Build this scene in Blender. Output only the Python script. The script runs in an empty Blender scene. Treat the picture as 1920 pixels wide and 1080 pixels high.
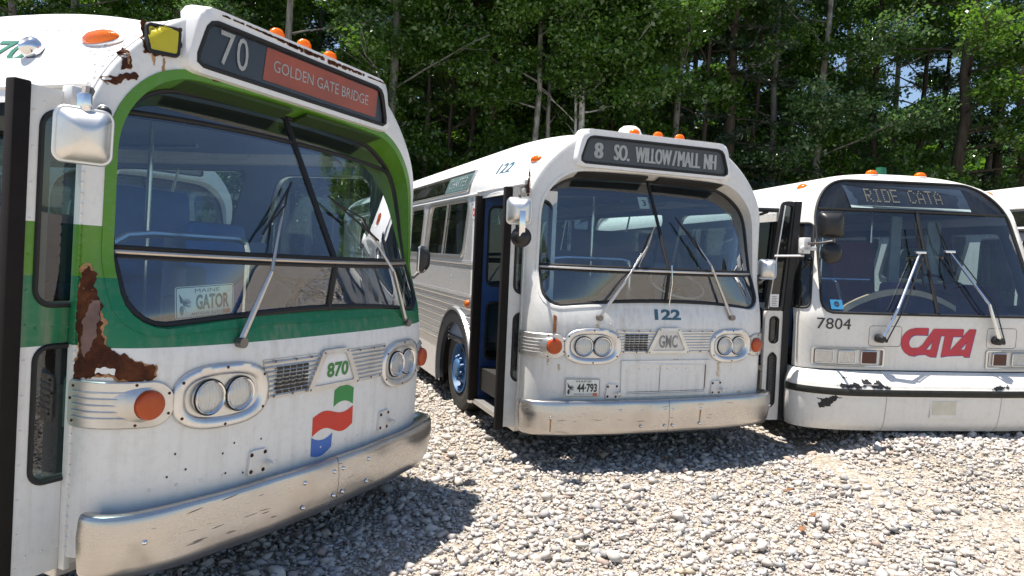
import bpy, bmesh, math, random
import numpy as np
from mathutils import Vector, Matrix
from mathutils.geometry import tessellate_polygon
random.seed(7)
rng = np.random.default_rng(11)
scene = bpy.context.scene
COL = scene.collection
PI = math.pi

# ------------------------------------------------------------------ objects
def tag(o, label=None, cat=None, group=None, kind=None):
    if label: o['label'] = label
    if cat: o['category'] = cat
    if group: o['group'] = group
    if kind: o['kind'] = kind
    return o

def empty(name, loc=(0, 0, 0), M=None):
    o = bpy.data.objects.new(name, None); COL.objects.link(o)
    o.empty_display_size = .2
    if M is not None: o.matrix_world = M
    else: o.location = loc
    return o

def mk(name, V, F, mats, parent=None, smooth=True, fm=None, angle=35, dedup=True):
    me = bpy.data.meshes.new(name)
    me.from_pydata([tuple(v) for v in V], [], [tuple(f) for f in F])
    if not isinstance(mats, (list, tuple)): mats = [mats]
    for m in mats: me.materials.append(m)
    if fm is not None:
        for p, i in zip(me.polygons, fm): p.material_index = i
    if dedup:
        bm = bmesh.new(); bm.from_mesh(me)
        bmesh.ops.remove_doubles(bm, verts=bm.verts, dist=1e-5)
        bmesh.ops.recalc_face_normals(bm, faces=bm.faces)
        bm.to_mesh(me); bm.free()
    if smooth:
        me.shade_smooth()
        me.set_sharp_from_angle(angle=math.radians(angle))
    o = bpy.data.objects.new(name, me); COL.objects.link(o)
    if parent is not None: o.parent = parent
    return o

# ------------------------------------------------------------------ shapes: each returns (V, F)
def join(*parts):
    V, F = [], []
    for v, f in parts:
        n = len(V); V += [tuple(x) for x in v]; F += [tuple(i + n for i in q) for q in f]
    return V, F

def xf(M, vf):
    return [tuple(M @ Vector(v)) for v in vf[0]], vf[1]

def mapv(fn, vf):
    return [tuple(fn(*v)) for v in vf[0]], vf[1]

def box(x0, x1, y0, y1, z0, z1, bev=0.0, seg=2):
    bm = bmesh.new()
    bmesh.ops.create_cube(bm, size=1)
    for v in bm.verts:
        v.co = ((x0 + x1) / 2 + v.co.x * (x1 - x0), (y0 + y1) / 2 + v.co.y * (y1 - y0), (z0 + z1) / 2 + v.co.z * (z1 - z0))
    if bev > 0:
        bmesh.ops.bevel(bm, geom=bm.edges[:], offset=bev, segments=seg, profile=.5, affect='EDGES')
    bm.verts.index_update()
    r = [tuple(v.co) for v in bm.verts], [tuple(v.index for v in f.verts) for f in bm.faces]
    bm.free(); return r

def tube(pts, r, n=8, closed=False, caps=True):
    P = [Vector(p) for p in pts]; m = len(P); V = []; F = []
    rr = r if hasattr(r, '__len__') else [r] * m
    up = None
    for i in range(m):
        if closed: t = P[(i + 1) % m] - P[i - 1]
        else: t = P[min(i + 1, m - 1)] - P[max(i - 1, 0)]
        t.normalize()
        if up is None:
            up = Vector((0, 0, 1)) if abs(t.z) < .9 else Vector((0, 1, 0))
        a = t.cross(up)
        if a.length < 1e-5: a = t.cross(Vector((1, 0, 0)))
        a.normalize(); b = a.cross(t).normalized(); up = b
        for k in range(n):
            q = 2 * PI * k / n
            V.append(tuple(P[i] + rr[i] * (a * math.cos(q) + b * math.sin(q))))
    for i in range(m if closed else m - 1):
        j = (i + 1) % m
        for k in range(n):
            k2 = (k + 1) % n
            F.append((i * n + k, i * n + k2, j * n + k2, j * n + k))
    if caps and not closed:
        F.append(tuple(range(n - 1, -1, -1))); F.append(tuple((m - 1) * n + k for k in range(n)))
    return V, F

def lathe(prof, n=20, a0=0, a1=2 * PI):
    """prof: list of (r, h) about the local c axis -> (a, b, c)"""
    V = []; F = []; m = len(prof)
    for k in range(n):
        q = a0 + (a1 - a0) * k / n
        for r, h in prof: V.append((r * math.cos(q), r * math.sin(q), h))
    for k in range(n):
        k2 = (k + 1) % n
        for i in range(m - 1):
            F.append((k * m + i, k2 * m + i, k2 * m + i + 1, k * m + i + 1))
    return V, F

def gridf(fn, nu, nv):
    V = [tuple(fn(i / nu, j / nv)) for i in range(nu + 1) for j in range(nv + 1)]
    F = [(i * (nv + 1) + j, (i + 1) * (nv + 1) + j, (i + 1) * (nv + 1) + j + 1, i * (nv + 1) + j + 1) for i in range(nu) for j in range(nv)]
    return V, F

def strip(A, B, closed=True):
    n = len(A); V = list(A) + list(B); F = []
    for i in range(n if closed else n - 1):
        j = (i + 1) % n
        F.append((i, j, n + j, n + i))
    return V, F

def strips(loops, closed=True):
    n = len(loops[0]); V = [p for L in loops for p in L]; F = []
    for a in range(len(loops) - 1):
        for i in range(n if closed else n - 1):
            j = (i + 1) % n
            F.append((a * n + i, a * n + j, (a + 1) * n + j, (a + 1) * n + i))
    return V, F

def area2(P):
    return sum(P[i - 1][0] * P[i][1] - P[i][0] * P[i - 1][1] for i in range(len(P))) / 2

def fill2(outer, holes=()):
    loops = [list(outer)] + [list(h) for h in holes]
    V = [p for L in loops for p in L]
    T = tessellate_polygon([[Vector((p[0], p[1], 0)) for p in L] for L in loops])
    return [(p[0], p[1], 0) for p in V], [tuple(t) for t in T]

def refine(vf, L=.035, it=6):
    """split long edges so that flat shapes can follow a curved panel"""
    bm = bmesh.new(); vs = [bm.verts.new(v) for v in vf[0]]
    for f in vf[1]:
        try: bm.faces.new([vs[i] for i in f])
        except ValueError: pass
    bmesh.ops.remove_doubles(bm, verts=bm.verts, dist=1e-6)
    for _ in range(it):
        E = [e for e in bm.edges if e.calc_length() > L]
        if not E: break
        bmesh.ops.subdivide_edges(bm, edges=E, cuts=1)
        bmesh.ops.triangulate(bm, faces=[f for f in bm.faces if len(f.verts) > 4])
    bm.verts.index_update()
    r = [tuple(v.co) for v in bm.verts], [tuple(v.index for v in f.verts) for f in bm.faces]
    bm.free(); return r

def densify(P, d):
    out = []
    for i in range(len(P)):
        a, b = P[i], P[(i + 1) % len(P)]
        n = max(1, int(math.hypot(b[0] - a[0], b[1] - a[1]) / d))
        for k in range(n): out.append((a[0] + (b[0] - a[0]) * k / n, a[1] + (b[1] - a[1]) * k / n))
    return out

def plate(outer, holes=(), t=.004, c0=0.0):
    """flat plate in (a, b) with thickness from c0 to c0 + t, sides included"""
    v, f = fill2(outer, holes); n = len(v)
    V = [(p[0], p[1], c0 + t) for p in v] + [(p[0], p[1], c0) for p in v]
    F = list(f); off = 0
    for L in [outer] + list(holes):
        m = len(L)
        for i in range(m):
            j = (i + 1) % m
            F.append((off + i, off + j, n + off + j, n + off + i))
        off += m
    return V, F

def rrect(x0, x1, z0, z1, r, k=6):
    if not hasattr(r, '__len__'): r = (r,) * 4          # bl, br, tr, tl
    out = []
    for (cx, cz, a, rr) in ((x0 + r[0], z0 + r[0], PI, r[0]), (x1 - r[1], z0 + r[1], 1.5 * PI, r[1]), (x1 - r[2], z1 - r[2], 0, r[2]), (x0 + r[3], z1 - r[3], .5 * PI, r[3])):
        for i in range(k + 1):
            q = a + .5 * PI * i / k
            out.append((cx + rr * math.cos(q), cz + rr * math.sin(q)))
    return out

def rpoly(P, r, k=5):
    """round the corners of polygon P"""
    out = []; n = len(P)
    for i in range(n):
        a, b, c = Vector(P[i - 1]), Vector(P[i]), Vector(P[(i + 1) % n])
        d1 = (a - b); d2 = (c - b)
        rr = min(r, d1.length * .48, d2.length * .48)
        p, q = b + d1.normalized() * rr, b + d2.normalized() * rr
        for j in range(k + 1):
            t = j / k
            out.append(tuple((1 - t) ** 2 * p + 2 * t * (1 - t) * b + t * t * q))
    return out

def ellipse(cx, cz, rx, rz, n=40, e=2.0):
    out = []
    for i in range(n):
        q = 2 * PI * i / n; c, s = math.cos(q), math.sin(q)
        out.append((cx + rx * math.copysign(abs(c) ** (2 / e), c), cz + rz * math.copysign(abs(s) ** (2 / e), s)))
    return out

def resample(P, n):
    L = [0]
    for i in range(len(P)):
        a, b = P[i], P[(i + 1) % len(P)]
        L.append(L[-1] + math.hypot(b[0] - a[0], b[1] - a[1]))
    out = []; j = 0
    for k in range(n):
        s = L[-1] * k / n
        while L[j + 1] < s: j += 1
        t = (s - L[j]) / max(1e-9, L[j + 1] - L[j]); a, b = P[j], P[(j + 1) % len(P)]
        out.append((a[0] + (b[0] - a[0]) * t, a[1] + (b[1] - a[1]) * t))
    return out

def lerp_tab(tab, z):
    if z <= tab[0][0]: return tab[0][1]
    for (a, p), (b, q) in zip(tab, tab[1:]):
        if z <= b: return p + (q - p) * (z - a) / (b - a)
    return tab[-1][1]

def smooth_tab(tab, z, w=.05):
    return sum(lerp_tab(tab, z + w * k / 3) for k in range(-3, 4)) / 7

def letters(body, x0, x1, z0, z1, bold=0.0, slant=0.0, spacing=1.0, keep=False):
    """block letters filled into the box x0..x1, z0..z1 -> flat (V, F)"""
    cu = bpy.data.curves.new('lettering', 'FONT'); cu.body = body; cu.size = 1; cu.offset = bold; cu.shear = slant; cu.space_character = spacing
    cu.fill_mode = 'FRONT'; cu.resolution_u = 3
    ob = bpy.data.objects.new('lettering', cu); COL.objects.link(ob)
    dg = bpy.context.evaluated_depsgraph_get(); dg.update()
    me = bpy.data.meshes.new_from_object(ob.evaluated_get(dg))
    V = [tuple(v.co) for v in me.vertices]; F = [tuple(p.vertices) for p in me.polygons]
    bpy.data.objects.remove(ob); bpy.data.curves.remove(cu); bpy.data.meshes.remove(me)
    xs = [v[0] for v in V]; ys = [v[1] for v in V]
    ax, bx, ay, by = min(xs), max(xs), min(ys), max(ys)
    sx = (x1 - x0) / (bx - ax); sz = (z1 - z0) / (by - ay)
    return [(x0 + (v[0] - ax) * sx, z0 + (v[1] - ay) * sz, 0) for v in V], F

def bold_letters(body, x0, x1, z0, z1, d=0.0):
    """heavy letters: the same outline laid three times, each a hair in front of the last"""
    if d <= .0: return letters(body, x0, x1, z0, z1, d)
    k = d
    out = []
    for i, f in enumerate((-1, -.5, 0, .5, 1)):
        V, F = letters(body, x0 + k, x1 - k, z0, z1, 0)
        out.append(([(x + f * k, z, .0004 * i) for x, z, _ in V], F))
    return join(*out)

def domes(points, r, h=None, n=7):
    """rivet heads: points = [(pos, normal)]"""
    h = h or r * .6; parts = []
    base = lathe([(r, 0), (r * .8, h * .6), (r * .35, h)], n)
    bv = base[0] + []; m = 3
    cap = tuple(k * m + 2 for k in range(n))
    base = (base[0], base[1] + [cap])
    for p, nn in points:
        nn = Vector(nn).normalized()
        parts.append(xf(Matrix.Translation(p) @ nn.to_track_quat('Z', 'Y').to_matrix().to_4x4(), base))
    return join(*parts) if parts else ([], [])

# ------------------------------------------------------------------ materials
class NT:
    def __init__(s, name):
        s.m = bpy.data.materials.new(name); s.m.use_nodes = True
        s.t = s.m.node_tree; s.t.nodes.clear()
        s.out = s.n('ShaderNodeOutputMaterial')
    def n(s, typ, **kw):
        x = s.t.nodes.new(typ)
        for k, v in kw.items():
            if k.startswith('i_'):
                x.inputs[k[2:].replace('_', ' ')].default_value = v
            else: setattr(x, k, v)
        return x
    def l(s, a, b): s.t.links.new(a, b)
    def math(s, op, a, b=None, clamp=False):
        x = s.n('ShaderNodeMath', operation=op, use_clamp=clamp)
        for i, v in enumerate((a, b)):
            if v is None: continue
            if hasattr(v, 'is_linked') or hasattr(v, 'links'): s.l(v, x.inputs[i])
            else: x.inputs[i].default_value = v
        return x.outputs[0]
    def mix(s, fac, a, b):
        x = s.n('ShaderNodeMix', data_type='RGBA')
        for sock, v in ((x.inputs[0], fac), (x.inputs[6], a), (x.inputs[7], b)):
            if hasattr(v, 'links'): s.l(v, sock)
            elif hasattr(v, '__len__'): sock.default_value = (*v[:3], 1)
            else: sock.default_value = v
        return x.outputs[2]
    def ramp(s, fac, stops, interp='LINEAR'):
        x = s.n('ShaderNodeValToRGB'); x.color_ramp.interpolation = interp
        e = x.color_ramp.elements
        while len(e) < len(stops): e.new(.5)
        for q, (p, c) in zip(e, stops):
            q.position = p; q.color = (c, c, c, 1) if not hasattr(c, '__len__') else (*c[:3], 1)
        s.l(fac, x.inputs[0]); return x.outputs[0]
    def coord(s, kind='Object', scale=None):
        c = s.n('ShaderNodeTexCoord').outputs[kind]
        if scale is not None:
            mp = s.n('ShaderNodeMapping'); mp.inputs['Scale'].default_value = scale
            s.l(c, mp.inputs['Vector']); c = mp.outputs[0]
        return c
    def noise(s, vec, scale, detail=4, rough=.55, dist=0.0):
        x = s.n('ShaderNodeTexNoise'); x.inputs['Scale'].default_value = scale; x.inputs['Detail'].default_value = detail
        x.inputs['Roughness'].default_value = rough; x.inputs['Distortion'].default_value = dist
        s.l(vec, x.inputs['Vector']); return x.outputs['Fac']
    def bump(s, h, strength=.2, dist=.01):
        x = s.n('ShaderNodeBump'); x.inputs['Strength'].default_value = strength; x.inputs['Distance'].default_value = dist
        s.l(h, x.inputs['Height']); return x.outputs[0]
    def princ(s, color, rough=.5, metal=0.0, normal=None, spec=.5, coat=0.0):
        p = s.n('ShaderNodeBsdfPrincipled')
        for k, v in (('Base Color', color), ('Roughness', rough), ('Metallic', metal), ('Specular IOR Level', spec), ('Coat Weight', coat)):
            if hasattr(v, 'links'): s.l(v, p.inputs[k])
            elif hasattr(v, '__len__'): p.inputs[k].default_value = (*v[:3], 1)
            else: p.inputs[k].default_value = v
        if normal is not None: s.l(normal, p.inputs['Normal'])
        return p
    def done(s, sh):
        s.l(sh.outputs[0] if hasattr(sh, 'outputs') else sh, s.out.inputs['Surface']); return s.m

def m_plain(name, c, rough=.5, metal=0, var=.12, scale=8, bump=0.0, spec=.5, coat=0.0):
    t = NT(name); co = t.coord()
    n = t.noise(co, scale, 5)
    f = t.ramp(n, [(.3, 0), (.7, 1)])
    col = t.mix(f, tuple(x * (1 - var) for x in c), tuple(min(1, x * (1 + var * .6)) for x in c))
    nm = t.bump(t.noise(co, scale * 6, 3), bump, .004) if bump else None
    r = t.math('ADD', t.math('MULTIPLY', n, .16), rough - .08)
    return t.done(t.princ(col, r, metal, nm, spec, coat))

def m_paint(name, bands, rust=.5, dirt=.35, rough=.34, alum=None):
    """old bus paint. bands: [(z_low, colour), ...] bottom to top; alum=(y0, z1): bare metal behind y0 below z1"""
    t = NT(name); co = t.coord()
    sep = t.n('ShaderNodeSeparateXYZ'); t.l(co, sep.inputs[0]); z = sep.outputs[2]; y = sep.outputs[1]
    col = None
    for zl, c in bands:
        col = c if col is None else t.mix(t.math('GREATER_THAN', z, zl), col, c)
    big = t.noise(co, 1.6, 6, .6)
    stre = t.noise(t.coord(scale=(9, 9, .8)), 2.2, 5, .6)                # run-down streaks
    d = t.math('MULTIPLY', t.ramp(stre, [(.48, 0), (.75, 1)]), t.ramp(big, [(.35, 0), (.7, 1)]))
    col = t.mix(t.math('MULTIPLY', d, dirt), col if hasattr(col, 'links') else col, (.36, .30, .22))
    fine = t.noise(co, 26, 4, .6)
    col = t.mix(t.math('MULTIPLY', t.ramp(fine, [(.35, 1), (.5, 0)]), .10), col, (.32, .30, .27))
    pt = t.noise(co, 34, 3, .5)
    spots = t.math('MULTIPLY', t.ramp(pt, [(.735, 0), (.75, 1)]), t.ramp(t.noise(co, 2.7, 2), [(.5, 0), (.62, 1)]))
    col = t.mix(t.math('MULTIPLY', spots, rust), col, (.12, .045, .02))
    metal = 0.0; ro = t.math('ADD', t.math('MULTIPLY', big, .22), rough - .1)
    nm = t.bump(t.noise(t.coord(scale=(1, 1, .7)), 2.3, 3), .12, .05)
    p = t.princ(col, ro, 0.0, nm, .5)
    if alum:
        a = t.math('MULTIPLY', t.math('GREATER_THAN', y, alum[0]), t.math('LESS_THAN', z, alum[1]))
        br = t.noise(t.coord(scale=(1, 1.2, 30)), 6, 4, .7)
        ac = t.mix(br, (.62, .62, .63), (.84, .84, .85))
        p2 = t.princ(ac, t.math('ADD', t.math('MULTIPLY', br, .25), .30), .72, t.bump(t.noise(co, 4, 4), .12, .03))
        ms = t.n('ShaderNodeMixShader'); t.l(a, ms.inputs[0]); t.l(p.outputs[0], ms.inputs[1]); t.l(p2.outputs[0], ms.inputs[2])
        return t.done(ms)
    return t.done(p)

def m_metal(name, c=(.66, .66, .67), rough=.28, brush=(1, 1, 40), bump=.05, dent=.0, stain=0.0):
    t = NT(name); b = t.noise(t.coord(scale=brush), 5, 5, .7); co = t.coord()
    w = t.noise(co, 3.2, 5, .6)
    col = t.mix(b, tuple(x * .86 for x in c), tuple(min(1, x * 1.1) for x in c))
    if stain: col = t.mix(t.math('MULTIPLY', t.ramp(w, [(.5, 0), (.72, 1)]), stain), col, (.30, .24, .17))
    r = t.math('ADD', t.math('MULTIPLY', b, .14), t.math('ADD', t.math('MULTIPLY', w, .16), rough - .13))
    h = t.math('ADD', t.math('MULTIPLY', b, .2), t.math('MULTIPLY', t.noise(co, 2.1, 2), dent))
    return t.done(t.princ(col, r, .95, t.bump(h, bump, .03)))

def m_glass(name, tint=(.62, .74, .74), dirt=.12, refl=1.0, dirtcol=(.42, .42, .38)):
    """thin sheet of dusty glass: tinted see-through plus mirror reflection"""
    t = NT(name); co = t.coord()
    tr = t.n('ShaderNodeBsdfTransparent'); tr.inputs[0].default_value = (*tint, 1)
    gl = t.n('ShaderNodeBsdfGlossy'); gl.inputs['Roughness'].default_value = .015; gl.inputs[0].default_value = (.95, .97, 1, 1)
    geo = t.n('ShaderNodeNewGeometry'); dt = t.n('ShaderNodeVectorMath', operation='DOT_PRODUCT')
    t.l(geo.outputs['Normal'], dt.inputs[0]); t.l(geo.outputs['Incoming'], dt.inputs[1])
    sch = t.math('POWER', t.math('SUBTRACT', 1.0, t.math('ABSOLUTE', dt.outputs['Value']), True), 5.0)
    f = t.math('MULTIPLY', t.math('ADD', t.math('MULTIPLY', sch, .92), .042), 1.8 * refl, True)
    m1 = t.n('ShaderNodeMixShader'); t.l(f, m1.inputs[0]); t.l(tr.outputs[0], m1.inputs[1]); t.l(gl.outputs[0], m1.inputs[2])
    di = t.n('ShaderNodeBsdfDiffuse'); di.inputs[0].default_value = (*dirtcol, 1)
    n = t.noise(co, 3.5, 7, .65); n2 = t.noise(t.coord(scale=(6, 6, 1)), 5, 5, .6)
    df = t.math('MULTIPLY', t.math('ADD', t.ramp(n, [(.35, .15), (.75, 1)]), t.ramp(n2, [(.5, 0), (.8, .8)])), dirt, True)
    m2 = t.n('ShaderNodeMixShader'); t.l(df, m2.inputs[0]); t.l(m1.outputs[0], m2.inputs[1]); t.l(di.outputs[0], m2.inputs[2])
    return t.done(m2)

def m_lens(name, c, rough=.12):
    """moulded plastic lamp lens"""
    t = NT(name); co = t.coord()
    w = t.n('ShaderNodeTexWave'); w.inputs['Scale'].default_value = 40; t.l(co, w.inputs['Vector'])
    p = t.princ(c, rough, 0, t.bump(w.outputs[1], .25, .003), .6, .4)
    tr = t.n('ShaderNodeBsdfTranslucent'); tr.inputs[0].default_value = (*c, 1)
    ms = t.n('ShaderNodeMixShader'); ms.inputs[0].default_value = .35
    t.l(p.outputs[0], ms.inputs[1]); t.l(tr.outputs[0], ms.inputs[2])
    return t.done(ms)

def m_rust(name):
    t = NT(name); co = t.coord()
    n = t.noise(co, 9, 8, .65); n2 = t.noise(co, 30, 5)
    c = t.ramp(n, [(.28, (.022, .010, .008)), (.45, (.075, .024, .012)), (.6, (.15, .050, .020)), (.75, (.26, .105, .045))])
    c = t.mix(t.math('MULTIPLY', n2, .4), c, (.03, .018, .014))
    return t.done(t.princ(c, .85, 0, t.bump(t.math('ADD', n2, n), 1.0, .012), .2))

MAT = {}
WHITE = (.78, .78, .76)
def build_materials():
    LIME = (.085, .245, .014); GRN = (.006, .165, .068)
    MAT['p870'] = m_paint('white_green_paint', [(0, WHITE), (1.285, GRN), (1.58, LIME), (1.80, WHITE)], rust=.9, dirt=.5)
    MAT['p870w'] = m_paint('white_roof_paint', [(0, (.80, .80, .80))], rust=.3, dirt=.15)
    MAT['trim870'] = m_paint('green_trim_paint', [(0, GRN), (1.58, LIME)], rust=.8, dirt=.1)
    MAT['p122'] = m_paint('white_front_paint', [(0, (.75, .745, .72))], rust=.8, dirt=.6)
    MAT['s122'] = m_paint('side_metal_and_paint', [(0, (.78, .78, .77))], rust=.3, dirt=.2, alum=(1.86, 2.40))
    MAT['w122'] = m_paint('roof_white_paint', [(0, (.80, .80, .80))], rust=.2, dirt=.12)
    MAT['prts'] = m_paint('coach_white_paint', [(0, (.77, .75, .70))], rust=.25, dirt=.32, rough=.3)
    MAT['gen'] = m_paint('plain_white_paint', [(0, (.74, .75, .74))], rust=.8, dirt=.4)
    MAT['alum'] = m_metal('brushed_aluminium', (.72, .72, .73), .33, (1, 30, 1), .06, stain=.2)
    MAT['alumd'] = m_metal('dull_aluminium', (.66, .65, .63), .42, (30, 1, 1), .05, stain=.35)
    MAT['bumper'] = m_metal('stainless_bumper', (.55, .53, .51), .27, (1, 1, 60), .02, dent=1.6, stain=.25)
    MAT['chrome'] = m_metal('chrome', (.80, .80, .82), .12, (3, 3, 3), .02)
    MAT['rubber'] = m_plain('black_rubber', (.010, .010, .011), .6, var=.3, bump=.1)
    MAT['tyre'] = m_plain('tyre_rubber', (.025, .024, .023), .75, var=.3, bump=.2)
    MAT['seal'] = m_plain('brown_black_seal', (.013, .010, .0095), .8, var=.3, scale=14, bump=.15, spec=.25)
    MAT['black'] = m_plain('black_paint', (.012, .012, .013), .4)
    MAT['dark'] = m_plain('dark_underbody', (.016, .015, .014), .8)
    MAT['signblk'] = m_plain('sign_backing', (.022, .021, .022), .35)
    MAT['signbrn'] = m_plain('sign_roll_brown', (.055, .050, .045), .4, var=.25, scale=5)
    MAT['orange'] = m_plain('orange_sign_roll', (.46, .085, .022), .6, var=.25, scale=4)
    MAT['white'] = m_plain('white_lettering', (.72, .72, .70), .5, var=.08)
    MAT['whiteb'] = m_plain('white_panel', (.80, .80, .79), .4, var=.06)
    MAT['green'] = m_plain('green_lettering', (.045, .22, .05), .45)
    MAT['greenm'] = m_plain('emblem_green', (.03, .27, .065), .4, var=.1)
    MAT['redm'] = m_plain('emblem_red', (.64, .030, .014), .4, var=.1)
    MAT['bluem'] = m_plain('emblem_blue', (.035, .15, .52), .4, var=.12)
    MAT['teal'] = m_plain('worn_teal_lettering', (.045, .13, .19), .5, var=.5, scale=40)
    MAT['catared'] = m_plain('logo_red', (.52, .035, .06), .4, var=.1)
    MAT['catablue'] = m_plain('logo_blue', (.06, .07, .30), .4)
    MAT['ink'] = m_plain('black_lettering', (.03, .03, .032), .5)
    MAT['amber'] = m_lens('amber_lens', (.85, .21, .004))
    MAT['amberd'] = m_lens('dark_amber_lens', (.66, .095, .004))
    MAT['redlens'] = m_lens('dark_red_lens', (.10, .012, .008))
    MAT['yellow'] = m_plain('yellow_lens', (.55, .47, .015), .35, var=.08)
    MAT['lampglass'] = m_metal('headlamp_reflector', (.80, .83, .88), .07, (24, 2, 2), .12)
    MAT['lampcover'] = m_glass('headlamp_cover_glass', (.88, .90, .92), .02, 1.3)
    MAT['glass'] = m_glass('dusty_windshield_glass', (.68, .83, .86), .026, 2.0)
    MAT['glassd'] = m_glass('door_glass', (.30, .44, .44), .03, 1.0)
    MAT['glassw'] = m_glass('side_window_glass', (.68, .80, .77), .04, .9, (.25, .27, .22))
    MAT['glassr'] = m_glass('tinted_windshield_glass', (.64, .74, .82), .016, 1.4)
    MAT['signglass'] = m_glass('sign_glass', (.90, .90, .90), .02, .45)
    MAT['rust'] = m_rust('flaking_rust')
    MAT['ruststain'] = m_plain('rust_stain', (.42, .22, .10), .7, var=.4, scale=20)
    MAT['bluedoor'] = m_plain('blue_door_paint', (.018, .060, .20), .42, var=.2)
    MAT['seatblue'] = m_plain('blue_seat_vinyl', (.02, .14, .46), .45, var=.15)
    MAT['seatgrey'] = m_plain('grey_seat_vinyl', (.05, .055, .065), .5, var=.15)
    MAT['seatred'] = m_plain('maroon_seat_cloth', (.20, .035, .05), .8, var=.15)
    MAT['inner'] = m_plain('interior_panel', (.15, .22, .34), .5, var=.12)
    MAT['ceil'] = m_plain('interior_ceiling', (.20, .27, .40), .5, var=.1)
    MAT['floor'] = m_plain('interior_floor', (.05, .05, .055), .7)
    MAT['dash'] = m_plain('dashboard', (.035, .036, .04), .55)
    MAT['tan'] = m_plain('tan_board', (.66, .50, .29), .7)
    MAT['wheelblue'] = m_plain('blue_wheel_paint', (.035, .125, .28), .5, var=.35)
    MAT['wheelwhite'] = m_plain('white_wheel_paint', (.55, .55, .53), .5, var=.2)
    MAT['archgrey'] = m_plain('grey_rubber_arch', (.030, .033, .04), .75, var=.2, spec=.3)
    MAT['greencone'] = m_plain('green_plastic', (.01, .10, .05), .4)
    MAT['sticker'] = m_plain('blue_sticker', (.04, .22, .42), .4)
    MAT['grey'] = m_plain('grey_foam', (.10, .10, .095), .9, var=.5, scale=60)
    MAT['pale'] = m_plain('pale_license_panel', (.66, .62, .50), .6, var=.12)
    MAT['mirror'] = m_metal('mirror_shell', (.74, .73, .71), .38, (2, 2, 2), .03, stain=.25)
    MAT['mirrorglass'] = m_metal('mirror_glass', (.85, .86, .86), .03, (2, 2, 2), .0)
    MAT['flake'] = m_plain('bare_black_primer', (.012, .012, .016), .6)
    MAT['platepaint'] = m_plain('license_plate_paint', (.74, .76, .72), .45, var=.06)
# ------------------------------------------------------------------ body surfaces
class Face:
    """front of a coach as a depth field D(x, z); x across, y back, z up"""
    def __init__(s, W, z0, H, ne, p, Ys, n, zb, inset=0.0):
        s.W, s.z0, s.H, s.ne, s.pt, s.Yt, s.nt, s.zb = W, z0, H, ne, p, Ys, n, zb
        s.tab = {}; s.zcap = 9
    def Wz(s, z): return lerp_tab(s.W, z) if hasattr(s.W, '__len__') else s.W
    def p(s, z): return smooth_tab(s.pt, z)
    def Ys(s, z): return smooth_tab(s.Yt, z) if hasattr(s.Yt, '__len__') else s.Yt
    def e(s, x, z):
        a = abs(x) / s.Wz(z)
        if z <= s.z0: return a
        return (a ** s.ne + ((z - s.z0) / s.H) ** s.ne) ** (1 / s.ne)
    def g(s, e, z):
        n = smooth_tab(s.nt, z); e = min(1, max(0, e))
        return 1 - (1 - e ** n) ** (1 / n)
    def D(s, x, z):
        p = s.p(z); return p + (s.Ys(z) - p) * s.g(s.e(x, z), z)
    def _plan(s, z):
        k = round(z, 2)
        if k not in s.tab:
            n = smooth_tab(s.nt, z); W = s.Wz(z); p = s.p(z); Y = s.Ys(z); P = []
            for i in range(201):
                q = PI / 2 * i / 200
                P.append((W * math.sin(q) ** (2 / n), p + (Y - p) * (1 - max(0, math.cos(q)) ** (2 / n))))
            S = [0]
            for a, b in zip(P, P[1:]): S.append(S[-1] + math.hypot(b[0] - a[0], b[1] - a[1]))
            s.tab[k] = (np.array(S), np.array(P))
        return s.tab[k]
    def P(s, a, z):
        """point at arc length a from the centre line (runs on down the side past the corner)"""
        S, P = s._plan(z); b = abs(a)
        if b > S[-1]: x, y = s.Wz(z), s.Ys(z) + b - S[-1]
        else: x, y = np.interp(b, S, P[:, 0]), np.interp(b, S, P[:, 1])
        return Vector((math.copysign(x, a), y, z))
    def arc(s, x, z):
        S, P = s._plan(z); return math.copysign(float(np.interp(abs(x), P[:, 0], S)), x)
    def on(s, a, z, c=0.0):
        d = .004
        q = s.P(a, z); u = s.P(a + d, z) - s.P(a - d, z); w = s.P(a, z + d) - s.P(a, z - d)
        n = u.cross(w)
        if n.length < 1e-9: return q
        n.normalize()
        return q + n * c                       # outward (towards -y at the centre)
    def frame(s, a, z):
        d = .004; q = s.P(a, z); u = (s.P(a + d, z) - s.P(a - d, z)).normalized(); w = s.P(a, z + d) - s.P(a, z - d)
        n = u.cross(w).normalized(); w = n.cross(u)
        return Matrix(((u.x, w.x, n.x, q.x), (u.y, w.y, n.y, q.y), (u.z, w.z, n.z, q.z), (0, 0, 0, 1)))
    def silhouette(s, cx, cz, dx, dz):
        lo, hi = 0.0, 6.0
        for _ in range(46):
            m = (lo + hi) / 2; x, z = cx + dx * m, cz + dz * m
            if s.zb < z < s.zcap and s.e(x, z) < 1: lo = m
            else: hi = m
        return cx + dx * lo, cz + dz * lo

def shell_front(face, loop, centre, K=30, power=2.3):
    """rings from the opening loop out to the silhouette of the section"""
    cx, cz = centre; R = []
    for x, z in loop: R.append(face.silhouette(cx, cz, x - cx, z - cz))
    for sx in (-1, 1):                                        # keep the two bottom corners sharp
        c = (sx * face.Wz(face.zb), face.zb)
        i = min(range(len(R)), key=lambda i: (R[i][0] - c[0]) ** 2 + (R[i][1] - c[1]) ** 2); R[i] = c
    rings = []
    for k in range(K + 1):
        t = 1 - (1 - k / K) ** power; ring = []
        for o, r in zip(loop, R):
            x, z = o[0] + (r[0] - o[0]) * t, o[1] + (r[1] - o[1]) * t
            ring.append((x, face.D(x, z), z))
        rings.append(ring)
    return strips(rings)

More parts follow.
